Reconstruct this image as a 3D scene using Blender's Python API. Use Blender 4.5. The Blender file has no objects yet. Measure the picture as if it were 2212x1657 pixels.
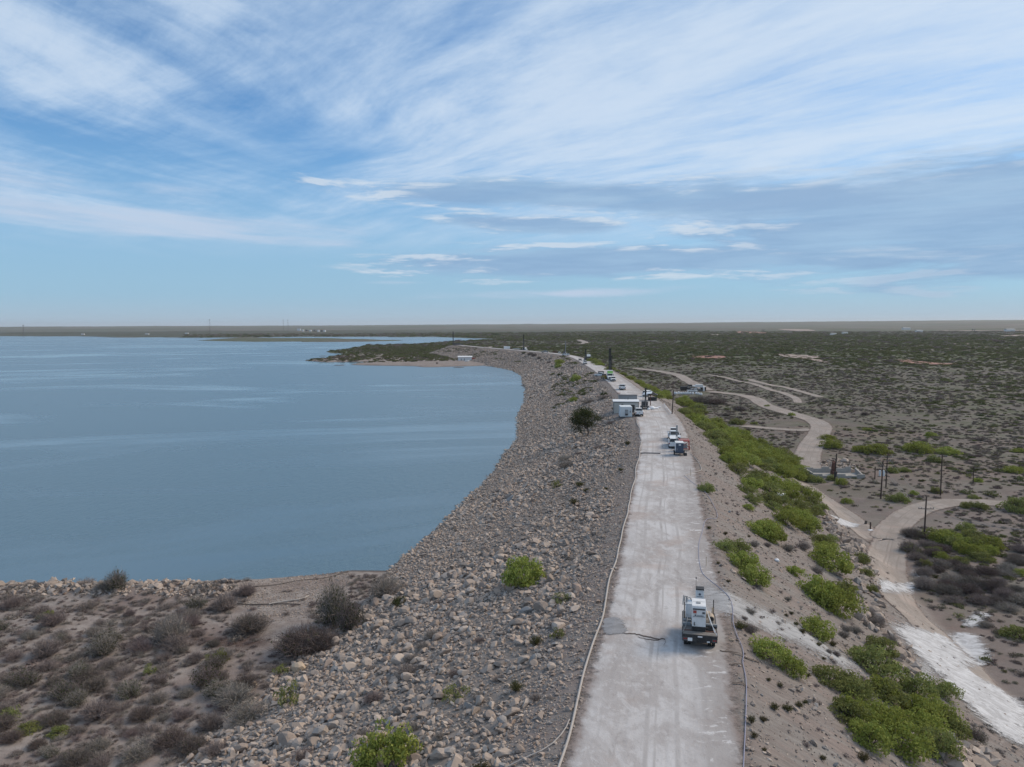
import bpy, math, random
import numpy as np
from mathutils import Vector, Matrix
scene = bpy.context.scene
COL = scene.collection
R = math.radians
# ------------------------------------------------------------------ camera
CAMZ = 23.5
PITCH, ROLL = R(4.55), R(-0.3)
FPX, W0, H0 = 1590.0, 2212.0, 1657.0
_r0 = Vector((1, 0, 0)); _u0 = Vector((0, math.sin(PITCH), math.cos(PITCH))); FWD = Vector((0, math.cos(PITCH), -math.sin(PITCH)))
RIGHT = (_r0*math.cos(ROLL) + _u0*math.sin(ROLL)); UP = (_u0*math.cos(ROLL) - _r0*math.sin(ROLL))
CAM = Vector((0, 0, CAMZ))
camd = bpy.data.cameras.new('camera'); camo = bpy.data.objects.new('camera', camd); COL.objects.link(camo)
m = Matrix.Identity(4)
for i in range(3):
    m[i][0] = RIGHT[i]; m[i][1] = UP[i]; m[i][2] = -FWD[i]; m[i][3] = CAM[i]
camo.matrix_world = m
camd.sensor_width = 36; camd.lens = FPX/W0*36; camd.clip_start = 0.5; camd.clip_end = 60000
scene.camera = camo
# ------------------------------------------------------------------ colour management
scene.view_settings.view_transform = 'Standard'; scene.view_settings.look = 'None'
scene.view_settings.gamma = 1; scene.view_settings.use_curve_mapping = False
scene.view_settings.exposure = EXPOSURE = 0.36
SUN_EL, SUN_AZ = R(38), R(70)          # azimuth measured from +Y towards +X
# ------------------------------------------------------------------ node helper
class NT:
    def __init__(s, tree): s.t = tree; s.n = tree.nodes; s.l = tree.links
    def new(s, typ, **kw):
        nd = s.n.new(typ)
        for k, v in kw.items(): setattr(nd, k, v)
        return nd
    def put(s, sock, v):
        if v is None: return
        if isinstance(v, bpy.types.NodeSocket): s.l.new(v, sock)
        else:
            if isinstance(v, (tuple, list)) and len(v) == 3 and sock.type == 'RGBA': v = (*v, 1)
            sock.default_value = v
    def m(s, op, a, b=None, c=None, clamp=False):
        nd = s.new('ShaderNodeMath', operation=op, use_clamp=clamp)
        s.put(nd.inputs[0], a); s.put(nd.inputs[1], b)
        if c is not None: s.put(nd.inputs[2], c)
        return nd.outputs[0]
    def v(s, op, a, b=None):
        nd = s.new('ShaderNodeVectorMath', operation=op)
        s.put(nd.inputs[0], a)
        if op == 'SCALE': s.put(nd.inputs[3], b)
        else: s.put(nd.inputs[1], b)
        return nd.outputs[1] if op in ('LENGTH', 'DOT_PRODUCT') else nd.outputs[0]
    def xyz(s, a, b, c):
        nd = s.new('ShaderNodeCombineXYZ')
        for i, q in enumerate((a, b, c)): s.put(nd.inputs[i], q)
        return nd.outputs[0]
    def sep(s, a):
        nd = s.new('ShaderNodeSeparateXYZ'); s.put(nd.inputs[0], a); return nd.outputs[:]
    def noise(s, vec, scale=1, detail=4, rough=.55, dist=0, col=False):
        nd = s.new('ShaderNodeTexNoise'); s.put(nd.inputs['Vector'], vec)
        for k, q in (('Scale', scale), ('Detail', detail), ('Roughness', rough), ('Distortion', dist)): s.put(nd.inputs[k], q)
        return nd.outputs[1] if col else nd.outputs[0]
    def vor(s, vec, scale=1, rnd=1, feat='F1', out=0):
        nd = s.new('ShaderNodeTexVoronoi', feature=feat); s.put(nd.inputs['Vector'], vec)
        s.put(nd.inputs['Scale'], scale); s.put(nd.inputs['Randomness'], rnd); return nd.outputs[out]
    def ss(s, x, a, b, lo=0.0, hi=1.0, smooth=True):
        nd = s.new('ShaderNodeMapRange', interpolation_type='SMOOTHSTEP' if smooth else 'LINEAR', clamp=True)
        for i, q in enumerate((x, a, b, lo, hi)): s.put(nd.inputs[i], q)
        return nd.outputs[0]
    def mix(s, f, a, b, bt='MIX'):
        nd = s.new('ShaderNodeMix', data_type='RGBA', blend_type=bt); nd.clamp_factor = True
        s.put(nd.inputs[0], f); s.put(nd.inputs[6], a); s.put(nd.inputs[7], b); return nd.outputs[2]
    def attr(s, name, out='Fac'):
        nd = s.new('ShaderNodeAttribute', attribute_name=name); return nd.outputs[out]
    def mapping(s, vec, rot=(0, 0, 0), scale=(1, 1, 1), loc=(0, 0, 0)):
        nd = s.new('ShaderNodeMapping'); s.put(nd.inputs[0], vec)
        nd.inputs[1].default_value = loc; nd.inputs[2].default_value = rot; nd.inputs[3].default_value = scale
        return nd.outputs[0]
# ------------------------------------------------------------------ world: Nishita sky with cirrus and a grey stratus bank
world = bpy.data.worlds.new('World'); scene.world = world; world.use_nodes = True
w = NT(world.node_tree); w.n.clear()
sky = w.new('ShaderNodeTexSky', sky_type='NISHITA'); sky.sun_disc = False
sky.sun_elevation = SUN_EL; sky.sun_rotation = SUN_AZ; sky.altitude = 800; sky.air_density = 1.0; sky.dust_density = .6; sky.ozone_density = 2.5
gen = w.new('ShaderNodeTexCoord').outputs['Generated']
dx, dy, dz = w.sep(gen)
az = w.m('ARCTAN2', dx, dy); el = w.m('ARCSINE', w.m('MAXIMUM', w.m('MINIMUM', dz, .9999), -.9999))
elc = w.m('MAXIMUM', el, 0.0)
# cirrus lie on a high sheet, combed along one wind direction (they converge on the horizon left of centre)
inv = w.m('DIVIDE', 1.0, w.m('ADD', w.m('MAXIMUM', dz, 0), .07))
sheet = w.xyz(w.m('MULTIPLY', dx, inv), w.m('MULTIPLY', dy, inv), 0.0)
wob = w.v('SCALE', w.v('SUBTRACT', w.noise(sheet, .35, 2, .5, col=True), (.5, .5, .5)), .9)
sheetw = w.v('ADD', sheet, wob)
comb = w.v('MULTIPLY', w.mapping(sheetw, rot=(0, 0, -0.72)), (1.0, .20, 1))
comb2 = w.v('MULTIPLY', w.mapping(sheetw, rot=(0, 0, 0.30), loc=(3, 1, 0)), (1.0, .24, 1))
c1 = w.noise(comb, 1.7, 9, .60, .15)
c2 = w.noise(comb2, 2.2, 8, .62, .25)
cf = w.noise(w.v('MULTIPLY', w.mapping(sheetw, rot=(0, 0, -.95)), (1, .35, 1)), 7, 7, .72, .2)
big = w.noise(sheet, .5, 3, .5)
mw = w.ss(az, -.50, -.12, .15, .85)
c = w.m('ADD', w.m('MULTIPLY', c1, mw), w.m('MULTIPLY', c2, w.m('SUBTRACT', 1.0, mw)))
c = w.m('ADD', w.m('MULTIPLY', w.m('SUBTRACT', c, .5), 1.1), .5)
c = w.m('ADD', c, w.m('MULTIPLY', w.m('SUBTRACT', cf, .5), .34))
c = w.m('ADD', c, w.m('MULTIPLY', w.m('SUBTRACT', big, .5), .34))
c = w.m('ADD', c, w.ss(az, -.72, .6, .05, .16, smooth=False))   # the veil thickens to the right, towards the sun
hole = w.m('ADD', w.m('MULTIPLY', w.m('SUBTRACT', az, -.36), w.m('SUBTRACT', az, -.36)), w.m('MULTIPLY', w.m('MULTIPLY', w.m('SUBTRACT', el, .205), w.m('SUBTRACT', el, .205)), 9.0))
c = w.m('SUBTRACT', c, w.ss(hole, .07, .0, 0, .13))
cir = w.m('MULTIPLY', w.ss(c, .30, .74), w.ss(el, .07, .17))
veil = w.m('MULTIPLY', w.ss(az, -.45, .55), w.ss(el, .12, .34)); veil = w.m('MULTIPLY', veil, .22)
cir = w.m('SUBTRACT', 1.0, w.m('MULTIPLY', w.m('SUBTRACT', 1.0, w.m('MULTIPLY', cir, .82)), w.m('SUBTRACT', 1.0, veil)))
# stratus banks: flat streaky masses at low elevation
def bank(az0, el0, ra, re, tilt=0.0):
    e = w.m('SUBTRACT', el, w.m('ADD', el0, w.m('MULTIPLY', w.m('SUBTRACT', az, az0), tilt)))
    a = w.m('DIVIDE', w.m('SUBTRACT', az, az0), ra); b = w.m('DIVIDE', e, re)
    return w.m('SUBTRACT', 1.0, w.m('SQRT', w.m('ADD', w.m('MULTIPLY', a, a), w.m('MULTIPLY', b, b))))
def bankfield(elv):
    vec = w.xyz(w.m('MULTIPLY', az, 5.0), w.m('MULTIPLY', elv, 36.0), 0.0)
    n = w.noise(w.mapping(vec, rot=(0, 0, .06)), 1.0, 7, .6, .35)
    n2 = w.noise(vec, 3.4, 4, .6)
    return w.m('ADD', w.m('MULTIPLY', w.m('SUBTRACT', n, .5), 3.6), w.m('MULTIPLY', w.m('SUBTRACT', n2, .5), .9))
bks = [bank(.56, .115, .44, .095, -.02), bank(.12, .084, .36, .030, .01), bank(.06, .168, .36, .026, -.05),
       bank(.03, .134, .16, .018, -.03), bank(.36, .150, .30, .046, -.03), bank(.75, .120, .35, .06, 0.0)]
bk = bks[0]
for q in bks[1:]: bk = w.m('MAXIMUM', bk, q)
bk = w.m('MULTIPLY', bk, 2.3)
d0 = w.m('ADD', bk, w.m('MULTIPLY', bankfield(el), 1.0))
d1 = w.m('ADD', bk, w.m('MULTIPLY', bankfield(w.m('ADD', el, .008)), 1.0))
den = w.ss(d0, .1, 1.2); den_up = w.ss(d1, .1, 1.2)
lit = w.m('MULTIPLY', w.m('SUBTRACT', den, den_up, clamp=True), 2.4, clamp=True)
# pale streaked bank low on the left, wisps below the grey bank
lb = w.m('MAXIMUM', bank(-.48, .128, .36, .030, -.055), bank(-.36, .112, .30, .012, -.03))
lb = w.m('MAXIMUM', lb, w.m('MULTIPLY', bank(-.62, .165, .3, .03, -.05), .8))
lb = w.m('MAXIMUM', lb, w.m('MULTIPLY', bank(.08, .042, .24, .009, .02), .75))
lb = w.m('MAXIMUM', lb, w.m('MULTIPLY', bank(-.14, .057, .08, .004, 0), .5))
lbd = w.ss(w.m('ADD', w.m('MULTIPLY', lb, 1.3), w.m('MULTIPLY', bankfield(w.m('ADD', el, .3)), .55)), .15, 1.1)
lstr = w.noise(w.xyz(w.m('MULTIPLY', az, 4.0), w.m('MULTIPLY', w.m('ADD', el, w.m('MULTIPLY', az, .09)), 95.0), .7), 1.0, 6, .62, .3)
lbd = w.m('MULTIPLY', lbd, w.ss(lstr, .30, .62, .30, .95))
BG = 0.10
k = .86/BG
skyc = w.mix(1.0, sky.outputs[0], (.54, .87, 1.07), 'MULTIPLY')
skyc = w.mix(w.ss(el, .30, .0, 0, .85), skyc, (.29*k, .455*k, .62*k))
white = (.60*k, .70*k, .84*k)
cirb = w.mix(w.ss(az, -.3, .65), (.44*k, .59*k, .775*k), (.57*k, .68*k, .80*k))
cirb = w.mix(w.ss(c, .45, .85, 0, .75), cirb, (.66*k, .74*k, .84*k))
colr = w.mix(cir, skyc, cirb)
colr = w.mix(lbd, colr, (.47*k, .57*k, .72*k))
bankc = w.mix(w.ss(w.noise(w.xyz(w.m('MULTIPLY', az, 5), w.m('MULTIPLY', el, 50), 0.3), 1, 5, .6), .35, .7), (.235*k, .375*k, .575*k), (.31*k, .465*k, .65*k))
colr = w.mix(w.m('MULTIPLY', den, .88), colr, bankc)
lit = w.m('MULTIPLY', lit, w.ss(az, .20, .50, .95, .40))
d0v = None
colr = w.mix(w.m('MULTIPLY', lit, .6), colr, (.68*k, .74*k, .80*k))
colr = w.mix(w.ss(el, -.01, .045, .75, 0), colr, (.40*k, .485*k, .575*k))
bgn = w.new('ShaderNodeBackground'); w.put(bgn.inputs[0], colr); bgn.inputs[1].default_value = BG
wo = w.new('ShaderNodeOutputWorld'); w.l.new(bgn.outputs[0], wo.inputs[0])
# ------------------------------------------------------------------ sun (low, behind thin cloud, from the right)
sd = bpy.data.lights.new('sun', 'SUN'); sd.energy = 2.3; sd.angle = R(26); sd.color = (1.0, .82, .62)
so = bpy.data.objects.new('sun', sd); COL.objects.link(so); so.location = (0, 0, 200)
sdir = Vector((math.sin(SUN_AZ)*math.cos(SUN_EL), math.cos(SUN_AZ)*math.cos(SUN_EL), math.sin(SUN_EL)))
so.rotation_euler = sdir.to_track_quat('Z', 'Y').to_euler()
# ------------------------------------------------------------------ terrain model
def ray(px, py):
    d = FWD*FPX + RIGHT*(px - W0/2) - UP*(py - H0/2); return d.normalized()
def on_z(px, py, z=0.0):
    d = ray(px, py); t = (z - CAMZ)/d.z; return CAM + d*t
def chaikin(P, n=2, closed=False):
    P = [np.array(p, float) for p in P]
    for _ in range(n):
        Q = [] if closed else [P[0]]
        rng = range(len(P)) if closed else range(len(P)-1)
        for i in rng:
            a, b = P[i], P[(i+1) % len(P)]
            Q += [a*.75+b*.25, a*.25+b*.75]
        if not closed: Q.append(P[-1])
        P = Q
    return np.array(P)
def smoothstep(x, a, b):
    t = np.clip((x-a)/(b-a), 0, 1); return t*t*(3-2*t)
_mid = [(1415, 1640), (1428, 1450), (1440, 1300), (1439, 1150), (1438, 1040), (1439, 960), (1424, 905), (1388, 862), (1362, 849), (1335, 824), (1303, 801), (1270, 783), (1236, 769), (1190, 763), (1099, 755.5), (1030, 750), (984, 745.5)]
CL = [on_z(*p)[:2] for p in _mid]
d0_ = np.array(CL[1]) - np.array(CL[0]); d0_ /= np.linalg.norm(d0_)
CL = [tuple(np.array(CL[0]) - d0_*90)] + CL
CL = chaikin(CL, 2)
CLS = np.concatenate([[0], np.cumsum(np.linalg.norm(np.diff(CL, axis=0), axis=1))])
def seg_dist(x, y, P, want_t=False):
    """distance to polyline, side (+ left) and arc length"""
    best = np.full(x.shape, 1e18); side = np.zeros(x.shape); tt = np.zeros(x.shape)
    acc = 0.0
    for i in range(len(P)-1):
        ax, ay = P[i]; bx, by = P[i+1]; ex, ey = bx-ax, by-ay; L2 = ex*ex+ey*ey; L = math.sqrt(L2)
        t = np.clip(((x-ax)*ex+(y-ay)*ey)/L2, 0, 1)
        qx, qy = ax+t*ex-x, ay+t*ey-y; d = qx*qx+qy*qy
        cr = ex*(y-ay)-ey*(x-ax); mk = d < best
        best = np.where(mk, d, best); side = np.where(mk, np.sign(cr), side); tt = np.where(mk, acc+t*L, tt)
        acc += L
    return np.sqrt(best), side, tt
def inside(x, y, P):
    c = np.zeros(x.shape, bool); n = len(P)
    for i in range(n):
        ax, ay = P[i]; bx, by = P[(i+1) % n]
        if ay == by: continue
        k = ((ay > y) != (by > y)) & (x < (bx-ax)*(y-ay)/(by-ay)+ax); c ^= k
    return c
def poly_sd(x, y, P):
    P = np.array(P); Q = np.vstack([P, P[:1]]); d, _, _ = seg_dist(x, y, Q); return np.where(inside(x, y, P), -d, d)
_rng = np.random.RandomState(7)
_perm = _rng.rand(256, 256)
def vnoise(x, y):
    xi = np.floor(x).astype(int); yi = np.floor(y).astype(int); fx = x-xi; fy = y-yi
    fx = fx*fx*(3-2*fx); fy = fy*fy*(3-2*fy); a = lambda i, j: _perm[(xi+i) & 255, (yi+j) & 255]
    return (a(0, 0)*(1-fx)+a(1, 0)*fx)*(1-fy)+(a(0, 1)*(1-fx)+a(1, 1)*fx)*fy
def fbm(x, y, o=4):
    s = 0; a = .5
    for i in range(o): s = s+a*vnoise(x*2**i+i*17.3, y*2**i+i*9.1); a *= .5
    return s - .5
WL = -12.0
def Z1(x, y): return ((0+x/1.58)/1.8518, (1250+y/1.58)/1.8518)
def Z2(x, y): return ((1200+x/2.212)/1.8518, (1250+y/2.212)/1.8518)
wz = lambda p: tuple(on_z(p[0], p[1], WL)[:2])
near_shore = [wz(p) for p in [(-900, 1215), (-300, 1262), (0, 1268), (100, 1262), (250, 1266), (400, 1258), (560, 1252), (700, 1241), (757, 1232)]]
pen = [Z2(*p) for p in [(1640, 470), (1500, 476), (1300, 481), (1100, 485), (1010, 476), (900, 473), (700, 471), (520, 467), (440, 460), (560, 448), (700, 441), (850, 431), (480, 437), (230, 441), (35, 426), (200, 409), (470, 401), (240, 396), (440, 366), (275, 361), (230, 346), (380, 332), (500, 311), (560, 295), (900, 287), (1200, 270), (1400, 257), (1600, 248), (1858, 241)]]
far = [Z2(*p) for p in [(1600, 231), (1380, 224), (1180, 216), (820, 219), (760, 215), (300, 216), (0, 215)]] + [Z1(*p) for p in [(1700, 157), (1300, 160), (1000, 157), (800, 159), (700, 154), (580, 151), (0, 150), (-600, 150), (-2500, 150)]]
dam_end_i = len(CL)-1
# the lake: near shore -> along the dam axis -> round the peninsula -> far shore -> off to the left
cl_from = [tuple(p) for p in CL if 105 < p[1] and p[1] < 640]
LAKE = near_shore + [(float(np.interp(104, CL[:, 1][:25], CL[:, 0][:25]))-6, 103.)] + cl_from + [wz(p) for p in pen] + [wz(p) for p in far]
LAKE += [(-9000, 1500), (-9000, 60)]
LAKE = np.array(LAKE)
ISL = np.array([wz(p) for p in [Z1(*q) for q in [(1230, 178), (1370, 167), (1480, 160), (1580, 155), (1680, 161), (1900, 163), (2200, 163)]] + [Z2(*q) for q in [(300, 232), (600, 236), (760, 244), (860, 243), (925, 248), (830, 253), (640, 258), (300, 262), (0, 262)]] + [Z1(*q) for q in [(1900, 184), (1600, 186), (1450, 183), (1330, 181)]]])
def hwL(y): return 5.4 + 5.0*np.exp(-((y-204)/20.0)**2)
HWR = 5.3
def height(x, y, full=False):
    x = np.asarray(x, float); y = np.asarray(y, float)
    d, side, t = seg_dist(x, y, CL); s = d*side
    r = np.hypot(x, y)
    du = d - 5.4 - (hwL(y)-5.4)*smoothstep(d, 34, 12); dd = d - HWR
    endf = smoothstep(t, CLS[-1]-3, CLS[-1])
    zu = -np.maximum(du, 0)/(2.85+.22*fbm(x*.02+5, y*.02)) - .15*np.maximum(0, 1-np.abs(du)/1.5)
    zd = -np.maximum(dd, 0)/(1.95+.35*fbm(x*.03, y*.03)) + .5*fbm(x*.12+3, y*.12)*smoothstep(dd, 1, 8)
    dam = np.where(s > 0, zu, zd) + .03*fbm(x*.4, y*.4)*smoothstep(d, 3, 7)
    lk = poly_sd(x, y, LAKE); il = poly_sd(x, y, ISL)
    n1 = fbm(x*.06, y*.06); n2 = fbm(x*.012+9, y*.012)
    nearb = smoothstep(r, 260, 150)                     # the near bench is lumpy and higher at its shore
    shore = np.maximum(0, 1-np.abs(lk-5)/6.0)
    bench = WL + np.clip(lk*.16, -2.5, .9 + .4*n1*2) + nearb*shore*(.5+1.6*np.maximum(0, fbm(x*.11, y*.11)+.25))*smoothstep(x, -22, -42) + .5*n1*nearb*smoothstep(lk, 0, 6)
    bench = bench + smoothstep(r, 350, 800)*np.clip(lk*.02, 0, 2.2)
    plain = -15.0 + 4.5*smoothstep(r, 450, 1000) + .9*n1*smoothstep(r, 30, 90) + 3.0*n2*smoothstep(r, 120, 500)
    hills = smoothstep(r, 2300, 5000)*(30*fbm(x*.0006+3, y*.0009+1) + 12*fbm(x*.003, y*.004)) + smoothstep(r, 5000, 11000)*(34 + 16*fbm(x*.00025+4, y*.0002) + 24*smoothstep(x/np.maximum(r, 1), -.3, .5))
    hills = np.maximum(hills, 0) + 5*smoothstep(r, 900, 2300)*np.maximum(0, fbm(x*.004, y*.004))*1.4
    rightw = smoothstep(-s, -6, 8)
    nat = np.where(lk < 0, WL + np.clip(lk*.16, -2.5, 0), bench)
    kk = smoothstep(r, 600, 1000)
    rightw = rightw*(1-kk) + kk*smoothstep(lk, 60, 260)*(s < 0)
    nat = np.where(lk > -30, nat*(1-rightw) + plain*rightw, nat)
    nat = np.maximum(nat, np.where(il < 0, WL + np.clip(-il*.03, 0, 2.2), -99))
    nat = nat + np.where(lk > 0, hills, 0)*smoothstep(lk, 0, 400)
    z = np.maximum(dam, nat)
    if full: return z, s, t, lk, il, du, dd, dam, nat
    return z
def hz(x, y): return float(height(np.array([x]), np.array([y]))[0])
def ground_hits(pts, off=0.0):
    """where the view rays of many picture points meet the ground"""
    P = np.array(pts, float)
    D = np.array([ray(a, b)[:] for a, b in P])
    t0 = np.full(len(P), 20.0); lo = t0.copy(); hi = np.full(len(P), np.nan); t = t0.copy()
    for i in range(420):
        q = t[:, None]*D; z = q[:, 2]+CAMZ; g = tri_z(q[:, 0], q[:, 1])+off
        below = (z < g) & np.isnan(hi); hi[below] = t[below]
        lo = np.where(np.isnan(hi), t, lo); t = np.where(np.isnan(hi), t*1.02, t)
        if not np.isnan(hi).any(): break
    hi = np.where(np.isnan(hi), lo, hi)
    for i in range(16):
        md = (lo+hi)/2; q = md[:, None]*D; g = tri_z(q[:, 0], q[:, 1])+off
        b = q[:, 2]+CAMZ < g; hi = np.where(b, md, hi); lo = np.where(b, lo, md)
    q = hi[:, None]*D; q[:, 2] += CAMZ
    return q
def G(px, py): return Vector(ground_hits([(px, py)])[0])
def depth(p): return (Vector(p)-CAM).dot(FWD)
def mpp(p): return depth(p)/FPX            # metres per photo pixel at p
def frange(a, b, f, g, smin):
    out = [a]
    while out[-1] < b: out.append(out[-1]+max(smin, f(out[-1])))
    return out
ys = [-70.0]
while ys[-1] < 22000:
    y = ys[-1]; ys.append(y + (2.5 if y < 28 else max(.6, .0065*y)))
xp = [0.0]
while xp[-1] < 22000:
    a = xp[-1]; xp.append(a + (.65 if a < 75 else max(.65, .016*(a-75)+.65)))
xs = np.array([-v for v in xp[:0:-1]] + xp); ys = np.array(ys)
print('grid', len(xs), len(ys))
X, Y = np.meshgrid(xs, ys)
Zt, St, Tt, LKt, ILt, DU, DD, DAM, NAT = height(X.ravel(), Y.ravel(), True)
ZG = Zt.reshape(X.shape)
def tri_z(x, y):
    i = np.clip(np.searchsorted(xs, x)-1, 0, len(xs)-2); j = np.clip(np.searchsorted(ys, y)-1, 0, len(ys)-2)
    fx = (x-xs[i])/(xs[i+1]-xs[i]); fy = (y-ys[j])/(ys[j+1]-ys[j])
    return (ZG[j, i]*(1-fx)+ZG[j, i+1]*fx)*(1-fy)+(ZG[j+1, i]*(1-fx)+ZG[j+1, i+1]*fx)*fy
def grid_mesh(name, X, Y, Z, keep=None):
    ny, nx = X.shape; me = bpy.data.meshes.new(name)
    co = np.stack([X.ravel(), Y.ravel(), Z.ravel()], 1).astype(np.float32)
    i = (np.arange(ny-1)[:, None]*nx + np.arange(nx-1)[None, :]).ravel()
    f = np.stack([i, i+1, i+nx+1, i+nx], 1)
    if keep is not None: f = f[keep]
    raw_mesh(me, co, f); return me
def raw_mesh(me, co, f):
    co = np.asarray(co, np.float32); f = np.asarray(f, np.int32); k = f.shape[1]
    me.vertices.add(len(co)); me.vertices.foreach_set('co', co.ravel())
    me.loops.add(f.size); me.loops.foreach_set('vertex_index', f.ravel())
    me.polygons.add(len(f)); me.polygons.foreach_set('loop_start', np.arange(0, f.size, k, dtype=np.int32))
    me.update(calc_edges=True); me.polygons.foreach_set('use_smooth', np.zeros(len(f), bool)); return me
def fattr(me, name, arr, typ='FLOAT'):
    a = me.attributes.new(name, typ, 'POINT'); a.data.foreach_set('value' if typ == 'FLOAT' else 'vector', np.asarray(arr, np.float32).ravel())
def link(name, me, parent=None, mats=()):
    o = bpy.data.objects.new(name, me); COL.objects.link(o)
    for mt in mats: me.materials.append(mt)
    if parent: o.parent = parent
    return o
def tag(o, label=None, cat=None, group=None, kind=None):
    if label: o['label'] = label
    if cat: o['category'] = cat
    if group: o['group'] = group
    if kind: o['kind'] = kind
    return o
# ------------------------------------------------------------------ materials for the setting
def mat(name, fn=None, col=(.5, .5, .5), rough=.8, metal=0, spec=.3):
    mt = bpy.data.materials.new(name); mt.use_nodes = True; t = NT(mt.node_tree)
    b = t.n['Principled BSDF']; b.inputs['Base Color'].default_value = (*col, 1); b.inputs['Roughness'].default_value = rough
    b.inputs['Metallic'].default_value = metal; b.inputs['Specular IOR Level'].default_value = spec
    if fn: fn(t, b)
    return mt
def bump(t, b, h, strength=.5, dist=.1):
    nd = t.new('ShaderNodeBump'); nd.inputs['Strength'].default_value = strength; nd.inputs['Distance'].default_value = dist
    t.put(nd.inputs['Height'], h); t.l.new(nd.outputs[0], b.inputs['Normal'])
def _ground(t, b):
    pos = t.new('ShaderNodeNewGeometry').outputs['Position']
    flat = t.v('MULTIPLY', pos, (1, 1, 0))
    dist = t.v('LENGTH', flat)
    st = t.attr('st', 'Vector')
    n_big = t.noise(flat, .012, 5, .6); n_mid = t.noise(flat, .09, 5, .6); n_s = t.noise(flat, .7, 5, .65); n_f = t.noise(flat, 4.5, 5, .7)
    # open plain
    soil = t.mix(t.ss(n_mid, .35, .65), (.188, .148, .137), (.215, .188, .178))
    soil = t.mix(t.ss(n_big, .50, .66), soil, (.205, .140, .117))
    soil = t.mix(t.ss(n_s, .45, .75, 0, .5), soil, (.17, .14, .125))
    scrubn = t.noise(t.mapping(flat, scale=(.7, 1, 1)), .22, 6, .72)
    scrub = t.mix(t.ss(t.noise(flat, .045, 4, .6), .42, .58), (.108, .098, .088), (.085, .094, .060))
    soil = t.mix(t.ss(dist, 120, 420, .15, .75), soil, t.mix(n_mid, (.120, .110, .088), (.140, .120, .105)))
    plain = t.mix(t.m('MULTIPLY', t.ss(scrubn, .38, .56), t.ss(dist, 110, 420, .30, .95)), soil, scrub)
    # land cover: mesquite flats in long belts, then grey-brown range farther out
    belt = t.noise(t.mapping(flat, scale=(.35, 1, 1)), .0035, 5, .62)
    fine = t.noise(t.mapping(flat, scale=(.6, 1, 1)), .06, 5, .75)
    greenc = t.mix(t.ss(fine, .4, .62), (.066, .076, .046), (.110, .122, .074))
    gm = t.m('MULTIPLY', t.m('MULTIPLY', t.ss(belt, .40, .50), t.ss(dist, 420, 900)), t.ss(fine, .30, .50, .35, 1))
    plain = t.mix(t.m('MULTIPLY', gm, .9), plain, greenc)
    plain = t.mix(t.ss(dist, 1700, 3200, 0, .85), plain, t.mix(t.ss(belt, .38, .60), (.105, .098, .082), (.072, .088, .056)))
    brownm = t.m('MULTIPLY', t.ss(t.noise(t.mapping(flat, scale=(.3, 1, 1)), .0011, 5, .6), .48, .58), t.ss(dist, 1800, 3500))
    plain = t.mix(t.m('MULTIPLY', brownm, .5), plain, (.135, .108, .096))
    shv = t.m('MULTIPLY', t.attr('shoreveg'), t.ss(fine, .2, .5, .6, 1))
    plain = t.mix(shv, plain, t.mix(t.ss(belt, .35, .6), (.052, .060, .042), (.075, .078, .058)))
    bare = t.m('MULTIPLY', t.ss(t.noise(t.mapping(flat, scale=(.25, 1, 1)), .0026, 6, .7), .63, .66), t.ss(dist, 700, 1400))
    plain = t.mix(t.m('MULTIPLY', bare, .75), plain, (.30, .235, .20))
    # downstream face: gravelly dirt with runnels down the slope
    sx, sy, sz = t.sep(st)
    run = t.noise(t.xyz(t.m('MULTIPLY', sx, .45), t.m('MULTIPLY', sy, .06), 0), 1, 6, .65, .3)
    run2 = t.noise(t.xyz(t.m('MULTIPLY', sx, 2.4), t.m('MULTIPLY', sy, .3), 0), 1, 5, .7)
    sl = t.mix(t.ss(run, .38, .62), (.215, .178, .163), (.205, .190, .180))
    sl = t.mix(t.ss(run2, .44, .62, 0, .7), sl, (.145, .130, .122))
    sl = t.mix(t.ss(t.noise(t.xyz(t.m('MULTIPLY', sx, 1.3), t.m('MULTIPLY', sy, .16), 3.0), 1, 6, .72), .54, .64, 0, .6), sl, (.265, .25, .235))
    sl = t.mix(t.ss(n_f, .55, .75, 0, .55), sl, (.34, .30, .27))
    sl = t.mix(t.ss(n_s, .30, .5, .5, 0), sl, (.15, .125, .115))
    # riprap bed
    rip = t.mix(t.ss(n_s, .35, .65), (.175, .148, .128), (.255, .220, .195))
    rip = t.mix(t.ss(n_f, .5, .7, 0, .6), rip, (.27, .24, .22))
    # near bench: pinkish silt
    be = t.mix(t.ss(n_s, .4, .62), (.215, .183, .166), (.275, .245, .226))
    be = t.mix(t.ss(n_mid, .45, .7), be, (.195, .155, .14))
    be = t.mix(t.ss(t.noise(flat, 1.6, 6, .75), .52, .66, 0, .6), be, (.11, .10, .095))
    be = t.mix(t.ss(n_f, .62, .75, 0, .5), be, (.36, .32, .30))
    col = t.mix(t.attr('bench'), plain, be)
    col = t.mix(t.attr('slope'), col, sl)
    col = t.mix(t.attr('rip'), col, rip)
    # crusted shore and the wet line at the water
    _, _, pz = t.sep(pos)
    col = t.mix(t.m('MULTIPLY', t.ss(pz, WL+.28, WL+.02), t.attr('lakeside')), col, (.085, .072, .065))
    t.put(b.inputs['Base Color'], col); b.inputs['Roughness'].default_value = .95; b.inputs['Specular IOR Level'].default_value = .15
    h = t.m('ADD', t.m('MULTIPLY', n_s, .35), t.m('MULTIPLY', n_f, .12))
    bump(t, b, h, .8, .5)
M_ground = mat('ground', _ground)
me = grid_mesh('ground', X, Y, Zt)
rip = smoothstep(DU+2.2*fbm(X.ravel()*.12, Y.ravel()*.12), 1.6, 5.0)*(St > 0)*smoothstep(DAM-NAT, -.25, .1)*smoothstep(Tt, CLS[-1], CLS[-1]-30)
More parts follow.
